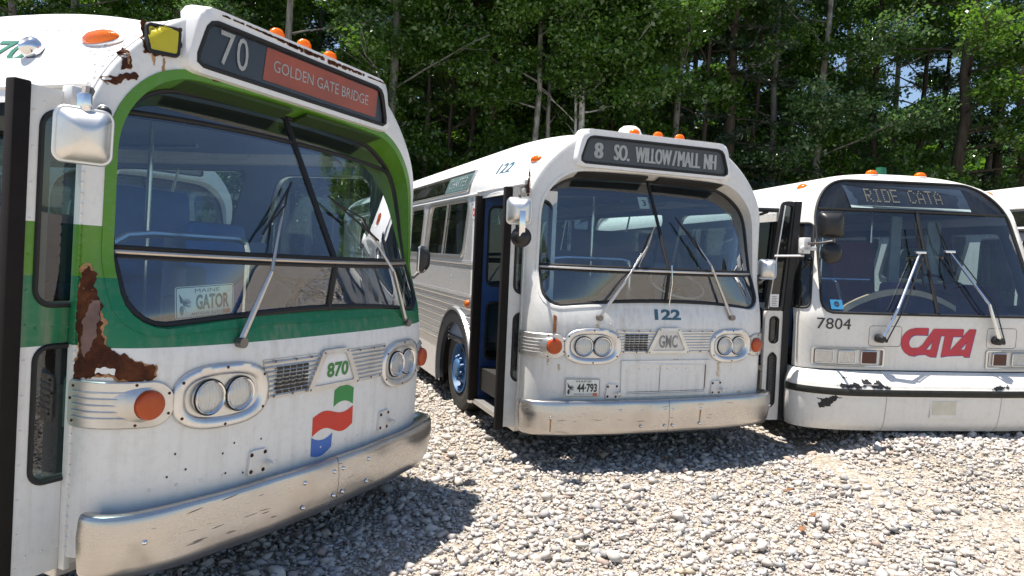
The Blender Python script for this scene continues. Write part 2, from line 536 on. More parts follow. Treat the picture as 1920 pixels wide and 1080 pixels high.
def pane_rows(loop, depth, z0, z1, x0, x1, nr=14, nc=14, off=0.0):
    """glass between heights z0, z1 and the lines x0, x1, clipped by the loop"""
    zs = [z for _, z in loop]; lo, hi = max(min(zs) + .002, z0), min(max(zs) - .002, z1)
    def ext(z):
        xs = []
        for i in range(len(loop)):
            a, b = loop[i - 1], loop[i]
            if (a[1] - z) * (b[1] - z) <= 0 and abs(a[1] - b[1]) > 1e-9:
                xs.append(a[0] + (b[0] - a[0]) * (z - a[1]) / (b[1] - a[1]))
        return (min(xs), max(xs)) if xs else (0, 0)
    def fn(u, v):
        q = .5 - .5 * math.cos(PI * v); z = lo + (hi - lo) * q
        a, b = ext(z); a, b = max(a, min(x0, b)), min(b, max(x1, a))
        x = a + (b - a) * u
        return (x, depth(x, z) + off, z)
    return gridf(fn, nc, nr)

def wheel(parent, x, y, r, side, rimmat):
    """side -1: outer face towards -x"""
    w = .28; M = Matrix.Translation((x, y, r)) @ Matrix.Rotation(side * PI / 2, 4, 'Y')
    ty = lathe([(r * .56, -w), (r * .9, -w), (r * .985, -w + .03), (r, -w + .07), (r, -.07), (r * .985, -.03), (r * .93, -.004), (r * .8, .004), (r * .63, -.006), (r * .56, -.03), (r * .56, -w)], 44)
    wh = empty('wheel', (0, 0, 0)); wh.parent = parent
    mk('tyre', *xf(M, ty), MAT['tyre'], wh)
    rim = lathe([(r * .57, -.02), (r * .575, .004), (r * .545, .006), (r * .53, -.03), (r * .50, -.085), (r * .40, -.075), (r * .33, -.03), (r * .30, -.02), (r * .21, -.02), (r * .20, .03), (r * .16, .045), (.001, .047)], 40)
    nuts = [xf(Matrix.Translation((r * .26 * math.cos(2 * PI * k / 10), r * .26 * math.sin(2 * PI * k / 10), -.02)), lathe([(.022, 0), (.022, .03), (.012, .045), (.001, .046)], 6)) for k in range(10)]
    mk('rim', *xf(M, join(rim, *nuts)), rimmat, wh)
    holes = [xf(Matrix.Translation((r * .44 * math.cos(2 * PI * (k + .5) / 5), r * .44 * math.sin(2 * PI * (k + .5) / 5), -.073)) @ Matrix.Rotation(2 * PI * (k + .5) / 5, 4, 'Z'), plate(ellipse(0, 0, .026, .045, 16), (), .004)) for k in range(5)]
    mk('hand_hole', *xf(M, join(*holes)), MAT['dark'], wh)
    return wh

def seat(parent, x0, x1, y, z, mat):
    a = box(x0, x1, y - .22, y + .22, z + .36, z + .47, .03)
    b = xf(Matrix.Translation((0, y + .22, z + .42)) @ Matrix.Rotation(-.16, 4, 'X'), box(x0, x1, -.05, .05, 0, .62, .045))
    xm = (x0 + x1) / 2
    g = box(xm - .2, xm + .2, y - .1, y + .1, z, z + .37)
    return mk('seat', *join(a, b, g), mat, parent)

def side_plate(outer, holes, X, W=None):
    """flat wall in the plane x = X from a (y, z) outline"""
    v, f = fill2(outer, holes)
    if W is not None:
        z = sorted(set(round(p[1], 4) for p in outer))
        v, f = refine((v, f), .5, 4)
        return [(X * W(p[1], p[0]), p[0], p[1]) for p in v], f
    return [(X, p[0], p[1]) for p in v], f

def new_look(name, M, S):
    """rounded six-pane-windshield city bus. S: dict of what this one looks like"""
    root = empty(name, M=M)
    xs = S['xs']; W = 1.22 * xs; L = S.get('L', 12.0); det = S.get('detail', True)
    fc = Face(W, 2.20, .85, 1.8,
              [(.2, 0), (1.2, 0), (1.30, .014), (1.42, .055), (1.52, .14), (1.66, .25), (2.3, .325), (2.48, .338), (3.06, .345)], .385,
              [(1.22, 2.8), (1.45, 2.6), (2.2, 3.2), (2.5, 5), (3, 5)], .36); fc.zcap = 2.862
    # ---- windshield opening (x, z), bent so that its lower edge smiles and its top is crowned
    raw = resample(rrect(-1.115 * xs, 1.115 * xs, 1.345, 2.555, (.17, .17, .40, .40), 10), 132)
    loop = []
    for x, z in raw:
        t = (z - 1.345) / 1.21
        z2 = z + .078 * (1 - (x / (1.1 * xs)) ** 2) * max(0, 1 - 2.2 * t) - .035 * (x / xs) ** 2 * max(0, 2 * t - 1)
        loop.append((x * (1 - .035 * max(0, t - .25)), z2))
    mk('front_shell', *shell_front(fc, loop, (0, 1.95)), S['paint'], root, angle=50)
    gp = [(1.3, .085), (1.42, .058), (1.69, .022), (2.51, .4655), (2.7, .57)]
    gY = [(1.3, .36), (1.42, .40), (1.69, .58), (2.3, .62), (2.51, .64), (2.7, .68)]
    gn = [(1.42, 2.4), (1.69, 2.0), (1.9, 2.05), (2.4, 2.45)]
    def DG(x, z):
        p = lerp_tab(gp, z); e = min(1, abs(x) / W); n = lerp_tab(gn, z)
        return p + (lerp_tab(gY, z) - p) * (1 - (1 - e ** n) ** (1 / n))
    gl = [(x * .988, z - .045 * max(0, min(1, (z - 2.2) / .25)) + (.012 if z < 1.5 else 0)) for x, z in loop]
    A = [(x, fc.D(x, z), z) for x, z in loop]; B = [(x, DG(x, z) + .002, z) for x, z in gl]
    A0 = [(x * 1.0 + (x / abs(x) * .0 if x else 0), fc.D(x, z) - .001, z) for x, z in loop]
    mid = [tuple(Vector(a) * .5 + Vector(b) * .5) for a, b in zip(A, B)]
    mk('window_reveal', *strips([A, mid, B]), S['trim'], root)
    # painted surround: a raised flange just outside the opening
    out = []
    for (x, z) in loop:
        d = Vector((x, z - 1.95)); d.normalize()
        w = S.get('flange', .05)
        x2, z2 = x + d.x * w * .75, z + d.y * w
        if fc.e(x2, z2) > .985: x2 = math.copysign(fc.Wz(z2) * .985, x2)
        out.append((x2, fc.D(x2, z2), z2))
    def lift(P, c): return [(x, y - c, z) for x, y, z in P]
    mk('window_surround', *strips([lift(A, .0), lift(A, .006), lift(out, .006), lift(out, -.004)]), S['trim'], root)
    mk('windshield_gasket', *tube([(x, y - .004, z) for x, y, z in B], .017, 8, True), MAT['rubber'], root)
    for za, zb in ((1.2, 1.69), (1.69, 2.7)):
        for xa, xb in ((-2, 0), (0, 2)):
            mk('windshield_pane', *pane_rows(gl, DG, za, zb, xa, xb), MAT['glass'], root)
    dv = [(x, DG(x, 1.69) - .006, 1.69) for x in np.linspace(-1.10 * xs, 1.10 * xs, 41)]
    mk('divider_bar', *join(tube([(a, b, c + .004) for a, b, c in dv], .011, 8), ), S.get('bar', MAT['alum']), root)
    mk('divider_gasket', *join(tube([(a, b + .008, c - .016) for a, b, c in dv], .014, 6), tube([(a, b + .008, c + .024) for a, b, c in dv], .012, 6)), MAT['rubber'], root)
    cm = [(0, DG(0, z) - .004, z) for z in np.linspace(1.42, 2.51, 24)]
    mk('centre_mullion', *tube(cm, .016, 6), MAT['rubber'], root)
    if det:
        if S.get('upper_bar'):
            ub = [(x, DG(x, 2.36 - .03 * x * x) - .003, 2.36 - .03 * x * x) for x in np.linspace(-1.0 * xs, 1.0 * xs, 33)]
            mk('visor_bar', *tube(ub, .013, 6), MAT['rubber'], root)
        # underside vent grilles
        vg = []
        for xa, xb in ((-.78, -.06), (.06, .78)):
            for k in range(9):
                y = .352 + .012 * k; zz = 2.553 - (y - .335) * .33
                vg.append(box(xa, xb, y, y + .006, zz - .016 - .03 * max(xa * xa, xb * xb) * .6, zz - .006))
        mk('vent_grille', *join(*vg), S.get('vent', MAT['dark']), root, smooth=False)
    # header above the panes, seen dark through the glass
    hd = gridf(lambda u, v: ((u - .5) * 2 * 1.03 * xs, DG((u - .5) * 2 * 1.03 * xs, 2.34 + .14 * v) + .05, 2.34 + .14 * v - .035 * (2 * u - 1) ** 2), 24, 2)
    mk('inner_header', *hd, MAT['black'], root)
    # ---- destination sign
    zt = 2.835; zb = 2.60
    o2 = rpoly([(-.775, zb), (.775, zb), (.70, zt), (-.70, zt)], .055)
    o1 = rpoly([(-.82, zb - .035), (.82, zb - .035), (.745, zt + .062), (-.745, zt + .062)], .08)
    ys = .30
    fr = resample(o2, 90); fo = resample(o1, 90); fo2 = [(x * 1.035, 2.70 + (z - 2.70) * 1.05) for x, z in fo]
    sg = empty('destination_sign'); sg.parent = root
    loops = [[(x, fc.D(x, z) + .02, z) for x, z in fo2], [(x, ys + .012, z) for x, z in fo], [(x * .99, ys, 2.7 + (z - 2.7) * .985) for x, z in fo], [(x, ys, z) for x, z in fr], [(x, ys + .03, z) for x, z in fr]]
    mk('sign_hood', *strips(loops), S['roofpaint'], sg, angle=60)
    mk('sign_gasket', *tube([(x * .992, ys + .004, 2.717 + (z - 2.717) * .97) for x, z in fr], .013, 6, True), MAT['rubber'], sg)
    def yz(x, z, c): return (x, ys + .026 - c, z)
    def pl(poly, c, t=.002): return mapv(yz, plate(poly, (), t, c))
    mk('sign_panel', *pl(o2, 0, .004), S.get('signmat', MAT['signblk']), sg, smooth=False)
    for (poly, mat) in S.get('signpanels', []): mk('sign_roll', *pl(poly, .006), mat, sg, smooth=False)
    if S.get('signtext'):
        for (b, x0, x1, z0, z1, bold) in S['signtext']:
            mk('lettering', *mapv(lambda a, b_, c: yz(a, b_, .011 + c), bold_letters(b, x0, x1, z0, z1, bold)), S.get('textmat', MAT['signltr']), sg, smooth=False)
    mk('sign_glass', *mapv(lambda x, z, c: (x, ys + .010, z), fill2(o2)), MAT['signglass'], sg, smooth=False)
    # ---- roof, sides, back
    def S01_(t): t = min(1, max(0, t)); return t * t * (3 - 2 * t)
    def spar(y): w = S01_((y - .385) / 1.5); return 2.2 + .2 * w, .85 - .2 * w, 1.8 + .4 * w
    def cap_(z, y):                       # the dome drops to the sign hood at the front
        if z <= 2.77: return z
        w = S01_((y - .385) / 1.1); return (2.77 + .095 * math.tanh((z - 2.77) / .12)) * (1 - w) + z * w
    def Wa(z, y=5.0):
        z0, H, n = spar(y); return W * (1 - min(.9999, max(0, z - z0) / H) ** n) ** (1 / n)
    def secq(q, y):                       # q 0..pi from the left eave over the crown to the right eave
        z0, H, n = spar(y); c, s_ = math.cos(q), abs(math.sin(q))
        return -W * math.copysign(abs(c) ** (2 / n), c), cap_(z0 + H * s_ ** (2 / n), y)
    fc.secq = secq
    def roofpt(y, v, zlow=2.36):
        z0, H, n = spar(y); q0 = math.asin(((zlow - z0) / H) ** (n / 2)) if zlow > z0 else 0
        if z0 > zlow and (v < .025 or v > .975):
            t = v / .025 if v < .5 else (1 - v) / .025
            return (-W if v < .5 else W), zlow + (z0 - zlow) * t
        v2 = min(1, max(0, (v - .025) / .95)); return secq(q0 + (PI - 2 * q0) * v2, y)
    def rfp(u, v):
        y = .385 + 2.2 * u / .5 if u < .5 else 2.585 + (L - 2.585) * (u - .5) / .5
        x, z = roofpt(y, v); return (x, y, z)
    rf = gridf(rfp, 44, 44)
    mk('roof', *rf, S['roofpaint'], root)
    mk('rear_panel', *mapv(lambda x, z, c: (x, L, z), fill2([(-W, .35), (W, .35)] + [roofpt(L, 1 - k / 40) for k in range(41)])), S['side'], root)
    zs = 2.36; zsk = .235
    ww = S.get('wins', [])
    def win_poly(y0, ln=1.74, zb=1.735, zt=2.345): return rpoly([(y0, zb), (y0 + ln, zb), (y0 + ln - .235, zt), (y0 - .20, zt)], .10)
    starts = []; k = 0
    while 2.19 + 1.95 * k + 1.8 < L - .3: starts.append(2.19 + 1.95 * k); k += 1
    wy = (2.33, L - 3.35)
    def arch(yc, r=.60): return [(yc + r * math.cos(q) * -1, .47 + r * math.sin(q)) for q in np.linspace(0.05, PI - .05, 22)]
    def bottom(y0, y1):
        P = [(y0, zsk)]
        for yc in wy: P += [(yc - .60, zsk)] + arch(yc) + [(yc + .60, zsk)]
        return P + [(y1, zsk)]
    doorr = 1.64
    left = bottom(doorr, L) + [(L, zs), (doorr, zs)]
    hl = [win_poly(y) for y in starts]
    mk('side_panel', *side_plate(left, hl, -1, Wa), S['side'], root, smooth=False)
    mk('side_panel', *join(side_plate([(.40, 2.33), (doorr, 2.33), (doorr, zs), (.40, zs)], [], -1, Wa)), S['paint'], root, smooth=False)
    drv = rpoly([(.66, 1.60), (1.86, 1.60), (1.66, 2.32), (.74, 2.32)], .12)
    right = bottom(.40, L) + [(L, zs), (.40, zs)]
    mk('side_panel', *side_plate(right, hl + [drv], 1, Wa), S['side'], root, smooth=False)
    for sx in (-1, 1):
        for i, P in enumerate(hl + ([drv] if sx > 0 else [])):
            fr_ = empty('side_window'); fr_.parent = root
            Q = resample(P, 60); cy = sum(p[0] for p in Q) / 60; cz = sum(p[1] for p in Q) / 60
            def sc(f, c): return [(sx * (Wa(cz + (z - cz) * (1 + f * 2.4)) + c), cy + (y - cy) * (1 + f), cz + (z - cz) * (1 + f * 2.4)) for y, z in Q]
            mk('frame', *strips([sc(.03, 0), sc(.03, .012), sc(.0, .016), sc(-.022, .008), sc(-.022, -.03)]), S.get('winframe', MAT['alum']), fr_, angle=40)
            mk('pane', *mapv(lambda y, z, c: (sx * (Wa(z) - .016), y, z), fill2(P)), MAT['glassw'], fr_, smooth=False)
            if P is not drv:
                ym = cy
                mk('mullion', *tube([(sx * (Wa(z) - .004), ym + .10 - .2 * (z - 1.735) / .61, z) for z in (1.735, 2.1, 2.25, 2.345)], .013, 6), S.get('winframe', MAT['alum']), fr_)
    # standee windows up on the curve of the roof
    def onroof(y, a, c, sx=-1):
        x1, x2 = Wa(a - .004, y), Wa(a + .004, y); n = Vector((-.008, 0, x1 - x2)).normalized()
        p = Vector((-Wa(a, y), y, a)) + n * c
        return (p.x * (-sx), p.y, p.z)
    if det:
        for sx in (-1, 1):
            st = empty('standee_window'); st.parent = root
            P = rpoly([(2.04, 2.435), (L - .6, 2.435), (L - .6, 2.645), (1.95, 2.645)], .05)
            v, f = fill2(densify(P, .5))
            mk('pane', [onroof(a, b, .006, sx) for a, b, _ in v], f, MAT['glassdark'], st, smooth=False)
            mk('frame', *tube([onroof(a, b, .008, sx) for a, b in densify(P, .12)], .014, 6, True), S.get('winframe', MAT['alum']), st)
            if sx < 0 and S.get('standee_text'):
                mk('blind', *mapv(lambda a, b, c: onroof(a, b, .008 + c), plate(rpoly([(2.08, 2.45), (3.0, 2.45), (2.95, 2.63), (2.01, 2.63)], .02), (), .001)), MAT['signteal'], st, smooth=False)
                mk('lettering', *mapv(lambda a, b, c: onroof(2.86 - (a - 1.95), b, .0105), letters(S['standee_text'], 1.95, 2.65, 2.50, 2.60, .0)), MAT['fadedltr'], st, smooth=False)
    # ---- under body, floor and inside
    mk('underbody', *join(box(-W + .05, W - .05, .55, wy[0] - .75, .40, .62), box(-W + .34, W - .34, wy[0] - .75, wy[0] + .75, .45, .78), box(-W + .05, W - .05, wy[0] + .75, wy[1] - .75, .30, .62), box(-W + .4, W - .4, wy[1] - .75, wy[1] + .75, .45, .78), box(-W + .05, W - .05, wy[1] + .75, L - .05, .36, .7)), MAT['dark'], root, smooth=False)
    wells = []
    for yc in wy:
        for sx in (-1, 1):
            x = sx * (W - .36)
            wells.append(gridf(lambda u, v: (x + sx * .355 * u, yc - .66 * math.cos(PI * v), .38 + .70 * math.sin(PI * v)), 1, 16))
            wells.append(mapv(lambda a, b, c: (x, a, b), fill2([(yc - .66, .3)] + [(yc - .66 * math.cos(q), .38 + .70 * math.sin(q)) for q in np.linspace(0, PI, 17)] + [(yc + .66, .3)])))
    mk('wheel_well', *join(*wells), MAT['dark'], root)
    mk('floor', *join(box(-W + .02, W - .02, 1.62, L - .02, .78, .83), box(-.42, W - .02, .46, 1.62, .78, .83)), MAT['floor'], root, smooth=False)
    mk('door_step', *join(box(-W - .01, -.80, .42, 1.62, .25, .30, .008), box(-.80, -.42, .42, 1.62, .25, .55), box(-.42, -.40, .42, 1.62, .25, .80)), MAT['alumd'], root, smooth=False)
    mk('ceiling', *gridf(lambda u, v: (roofpt(.75 + 2 * u * 2 if u < .5 else 9, .12 + .76 * v)[0] * .95, .75 + (L - .85) * u, min(2.62 if u < .3 else 2.66, roofpt(.75 + 2 * u * 2 if u < .5 else 9, .12 + .76 * v)[1] - .12)), 8, 18), MAT['ceil'], root)
    mk('inner_wall', *join(*[side_plate([(doorr + .02 if sx < 0 else .46, .80), (L - .05, .80), (L - .05, 2.38), (doorr + .02 if sx < 0 else .46, 2.38)], [win_poly(y) for y in starts] + ([drv] if sx > 0 else []), sx, lambda z, y: Wa(z, y) - .035) for sx in (-1, 1)]), S.get('inner', MAT['inner']), root, smooth=False)
    mk('inner_rear_wall', *box(-W + .04, W - .04, L - .08, L - .05, .8, 2.6), MAT['inner'], root, smooth=False)
    # dashboard follows the windshield base
    ds = gridf(lambda u, v: ((2 * u - 1) * 1.0 * xs, DG((2 * u - 1) * 1.0 * xs, 1.40) + .03 + (.34 - .18 * abs(2 * u - 1)) * v, 1.37 - .06 * v), 20, 3)
    mk('dashboard', *join(ds, box(-.15, 1.02 * xs, .42, .62, .85, 1.30, .02)), MAT['dash'], root)
    for y in np.arange(2.35, L - .8, .78):
        for x0, x1 in ((-W + .06, -W + .92), (W - .92, W - .06)):
            if y < 2.3 and x0 < 0: continue
            seat(root, x0, x1, y, .83 + (.26 if y < 3.0 else 0), S.get('seatmat', MAT['seatgrey']))
    if det:
        ds_ = empty('driver_seat'); ds_.parent = root
        mk('cushion', *box(.30, .80, 1.05, 1.5, 1.18, 1.29, .04), S.get('seatmat', MAT['seatgrey']), ds_)
        mk('backrest', *xf(Matrix.Translation((.55, 1.5, 1.26)) @ Matrix.Rotation(-.15, 4, 'X'), box(-.25, .25, -.05, .05, 0, .62, .04)), S.get('seatmat', MAT['seatgrey']), ds_)
        mk('pedestal', *box(.45, .65, 1.15, 1.4, .83, 1.2), MAT['black'], ds_)
        Ms = Matrix.Translation((.56, .74, 1.56)) @ Matrix.Rotation(math.radians(28), 4, 'X')
        sw_ = empty('steering_wheel'); sw_.parent = root
        ring = [(.27 * math.cos(q), .27 * math.sin(q), 0) for q in np.linspace(0, 2 * PI, 37)[:-1]]
        mk('rim', *xf(Ms, tube(ring, .013, 7, True)), S.get('steermat', MAT['black']), sw_)
        mk('spokes', *xf(Ms, join(tube([(-.26, 0, 0), (0, 0, -.05), (.26, 0, 0)], .010, 6), tube([(0, -.26, 0), (0, 0, -.05)], .010, 6), tube([(0, 0, -.03), (0, 0, -.5)], .028, 8))), MAT['black'], sw_)
        # modesty rail, stanchions
        rl = [(-1.0, .62, .84), (-1.0, .62, 1.60), (-.95, .62, 1.70), (-.84, .63, 1.76), (-.70, .64, 1.775), (-.10, .68, 1.775), (-.03, .68, 1.76), (-.01, .68, 1.70), (-.01, .68, 1.25)]
        mk('grab_rail', *tube(rl, .019, 8), MAT['chrome'], root)
        for (x, y) in ((-.40, 1.70), (.12, 1.75), (-.40, 3.4), (.40, 3.4), (.40, 5.6)):
            mk('stanchion', *tube([(x, y, .83), (x, y, 2.6)], .017, 8), MAT['chrome'], root)
        for x in (-.45, .45):
            mk('ceiling_rail', *tube([(x, 1.7, 2.42), (x, L - .6, 2.42)], .017, 6), MAT['chrome'], root)
        fb = empty('fare_box'); fb.parent = root
        mk('cabinet', *box(-.30, -.12, .84, 1.04, .83, 1.42, .02), MAT['dash'], fb)
        mk('hopper', *box(-.29, -.13, .86, 1.02, 1.42, 1.60, .03), MAT['seatgrey'], fb)
        mk('partition', *join(box(.25, W - .05, 1.72, 1.745, .85, 1.75), box(-W + .07, -.55, 1.74, 1.765, .85, 1.62)), S.get('inner', MAT['inner']), root, smooth=False)
    for yc in wy:
        for sx in (-1, 1):
            wheel(root, sx * (W - .055), yc, .49, sx, S.get('wheelmat', MAT['wheelwhite']))
    # ---- arch trims and eave
    for sx in (-1, 1):
        for yc in wy:
            def ringp(r, c, zc=.46, lo=-.32): return [(sx * (W + c), yc - r * math.cos(q), zc + r * math.sin(q)) for q in np.linspace(lo, PI - lo, 40)]
            wa = empty('wheel_arch'); wa.parent = root
            mk('rubber_band', *strips([ringp(.535, -.02), ringp(.54, .022), ringp(.675, .034), ringp(.68, .0)], False), MAT['archgrey'], wa)
            mk('outer_trim', *strips([ringp(.678, .0), ringp(.68, .040), ringp(.705, .036), ringp(.72, .0)], False), S.get('winframe', MAT['alum']), wa)
        mk('drip_rail', *tube([(sx * (Wa(2.385) + .004), .45 if sx > 0 else 1.70, 2.385), (sx * (Wa(2.385) + .004), L, 2.385)], .012, 6), S['roofpaint'], root)
    return root, fc, DG, W, onroof

def door_leaf(root, xo, xi, y, S, sealw=.065, inner=False, zb=.30, zt=2.345, flip=1):
    """folding-door leaf standing square to the bus side in the plane y; xo: outer edge, xi: edge inside the bus"""
    d = empty('door'); d.parent = root
    x0 = xo + sealw; t = .034
    hu = rrect(x0 + .055, xi - .05, 1.455, 2.255, .07); hlw = rrect(x0 + .065, xi - .05, .70, 1.28, .06)
    P = [(x0, zb), (xi, zb), (xi, zt), (x0, zt)]
    mk('leaf', *mapv(lambda x, z, c: (x, y - c, z), plate(P, [hu, hlw], t, -t / 2)), S, d, smooth=False)
    for h in (hu, hlw):
        mk('window', *mapv(lambda x, z, c: (x, y, z), fill2(h)), MAT['glassd'], d, smooth=False)
        mk('window_gasket', *tube([(x, y - t / 2 - .002, z) for x, z in h], .012, 6, True), MAT['rubber'], d)
        mk('window_gasket', *tube([(x, y + t / 2 + .002, z) for x, z in h], .012, 6, True), MAT['rubber'], d)
    mk('edge_seal', *box(xo, x0 + .004, y - .030, y + .03, zb - .02, zt + .01, .008), MAT['seal'], d)
    rv = [((x0 + .022, y - t / 2, z), (0, -1, 0)) for z in np.arange(zb + .06, zt, .145)] + [((x0 + .06 + .07 * k, y - t / 2, zz), (0, -1, 0)) for k in range(6) for zz in (zb + .10, 1.36, zt - .06) if x0 + .06 + .07 * k < xi - .03]
    mk('fastener_heads', *domes(rv, .006), S, d)
    return d
def headlights(root, fc, s, side, lampmat):
    """oval stamped bezel with two round lamps"""
    a0 = side * fc.arc(.70 * s, 1.045); z0 = 1.045
    b = empty('headlight_bezel'); b.parent = root
    def ov(rx, rz, c, n=64, e=2.7): return [fc.on(a0 + p[0], z0 + p[1], c) for p in ellipse(0, 0, rx, rz, n, e)]
    loops = [ov(.254, .153, -.002), ov(.254, .153, .012), ov(.246, .146, .022), ov(.222, .124, .024), ov(.200, .106, .012), ov(.192, .098, .004)]
    mk('bezel_ring', *strips(loops), MAT['bezel'], b, angle=50)
    mk('bezel_pan', *mapv(lambda x, z, c: fc.on(a0 + x, z0 + z, .0045), refine(fill2(ellipse(0, 0, .196, .102, 64, 2.7)), .05)), MAT['bezelpan'], b)
    sc = []
    for k in range(6):
        q = 2 * PI * (k + .5) / 6
        p = (.235 * math.copysign(abs(math.cos(q)) ** .74, math.cos(q)), .135 * math.copysign(abs(math.sin(q)) ** .74, math.sin(q)))
        Mf = fc.frame(a0 + p[0], z0 + p[1]); sc.append((Mf @ Vector((0, 0, .021)), Mf.to_3x3() @ Vector((0, 0, 1))))
    mk('fastener_heads', *domes(sc, .009), MAT['rust'], b)  # rusty screw heads round the bezel ring
    for dx in (-.080, .080):
        Mf = fc.frame(a0 + dx, z0); n = Mf.to_3x3() @ Vector((0, 0, 1))
        # lamps look straight ahead
        w = (n * .35 + Vector((0, -1, 0)) * .65).normalized(); M = Matrix.Translation(Mf.translation + n * .012) @ w.to_track_quat('Z', 'Y').to_matrix().to_4x4()
        lm = empty('headlamp'); lm.parent = b
        mk('lamp_rim', *xf(M, lathe([(.080, -.02), (.081, .006), (.077, .014), (.071, .010), (.070, .0)], 36)), MAT['chrome'], lm)
        mk('reflector', *xf(M, lathe([(.071, .002), (.068, -.020), (.060, -.040), (.046, -.058), (.028, -.070), (.014, -.074), (.013, -.040), (.001, -.036)], 36)), lampmat, lm)
        mk('lens', *xf(M, lathe([(.072, .004), (.066, .012), (.05, .020), (.028, .025), (.001, .027)], 36)), MAT['lampcover'], lm)
        mk('flutes', *xf(M, join(*[tube([(x, -math.sqrt(.066 ** 2 - x * x), .012), (x, 0, .024 - x * x * 3), (x, math.sqrt(.066 ** 2 - x * x), .012)], .0016, 4) for x in np.linspace(-.055, .055, 7)])), MAT['lampcover'], lm)
        mk('gap', *xf(M, lathe([(.079, .006), (.086, .004), (.086, -.002)], 36)), MAT['dark'], lm)
    return b

def turn_signal(root, fc, s, side):
    a0 = side * fc.arc(1.047 * s, 1.045); z0 = 1.04; h = .102
    ts = empty('turn_signal'); ts.parent = root
    lo = -min(.33, fc._plan(1.045)[0][-1] - abs(a0) - .008)
    o = rrect(lo, .135, -h, h, (.03, h * .95, h * .95, .03), 10)
    sg = 1 if side < 0 else -1
    def on(x, z, c): return fc.on(a0 + sg * x, z0 + z, c)
    Q = densify(o, .02)
    mk('housing', *join(strips([[on(x, z, -.002) for x, z in Q], [on(x, z, .012) for x, z in Q], [on(x * .985, z * .96, .016) for x, z in Q]]), mapv(lambda x, z, c: on(x, z, .0155), refine(fill2([(x * .985, z * .96) for x, z in Q]), .04))), MAT['bezelpan'], ts)
    mk('ribs', *join(*[tube([on(x, z, .016) for x in np.linspace(lo + .03, -.05, 9)], .0045, 6) for z in (-.055, -.028, 0, .028, .055)]), MAT['bezelpan'], ts)
    Mf = fc.frame(a0 + sg * .03, z0); n = Mf.to_3x3() @ Vector((0, 0, 1))
    w = (n * .30 + Vector((0, -1, 0)) * .70).normalized(); c0 = Mf.translation + n * .022
    M = look(c0, w); qs = np.linspace(0, 2 * PI, 33)[:-1]
    pod = strips([[on(.03 + math.cos(q) * (.082 if math.cos(q) > 0 else .16), math.sin(q) * .080, .014) for q in qs],
                  [M @ Vector((sg * .067 * math.cos(q), .067 * math.sin(q), -.004)) for q in qs]])
    mk('pod', *pod, MAT['bezelpan'], ts)
    mk('lens', *xf(M, lathe([(.064, -.03), (.065, .012), (.059, .022), (.045, .028), (.02, .031), (.001, .031)], 32)), MAT['amberd'], ts)
    sc = [(on(x, z, .016), fc.frame(a0 + sg * x, z0 + z).to_3x3() @ Vector((0, 0, 1))) for x, z in ((lo + .03, .075), (lo + .03, -.075), (lo + .015, .02), (-.02, .088), (-.02, -.088), (.11, .045), (.11, -.045))]
    mk('fastener_heads', *domes(sc, .007), MAT['rust'], ts)  # rusty screw heads holding the signal housing

def prof_c(prof, z):
    p = [q for q in prof if q[1] <= .592][::-1]
    return float(np.interp(z, [q[1] for q in p], [q[0] for q in p]))

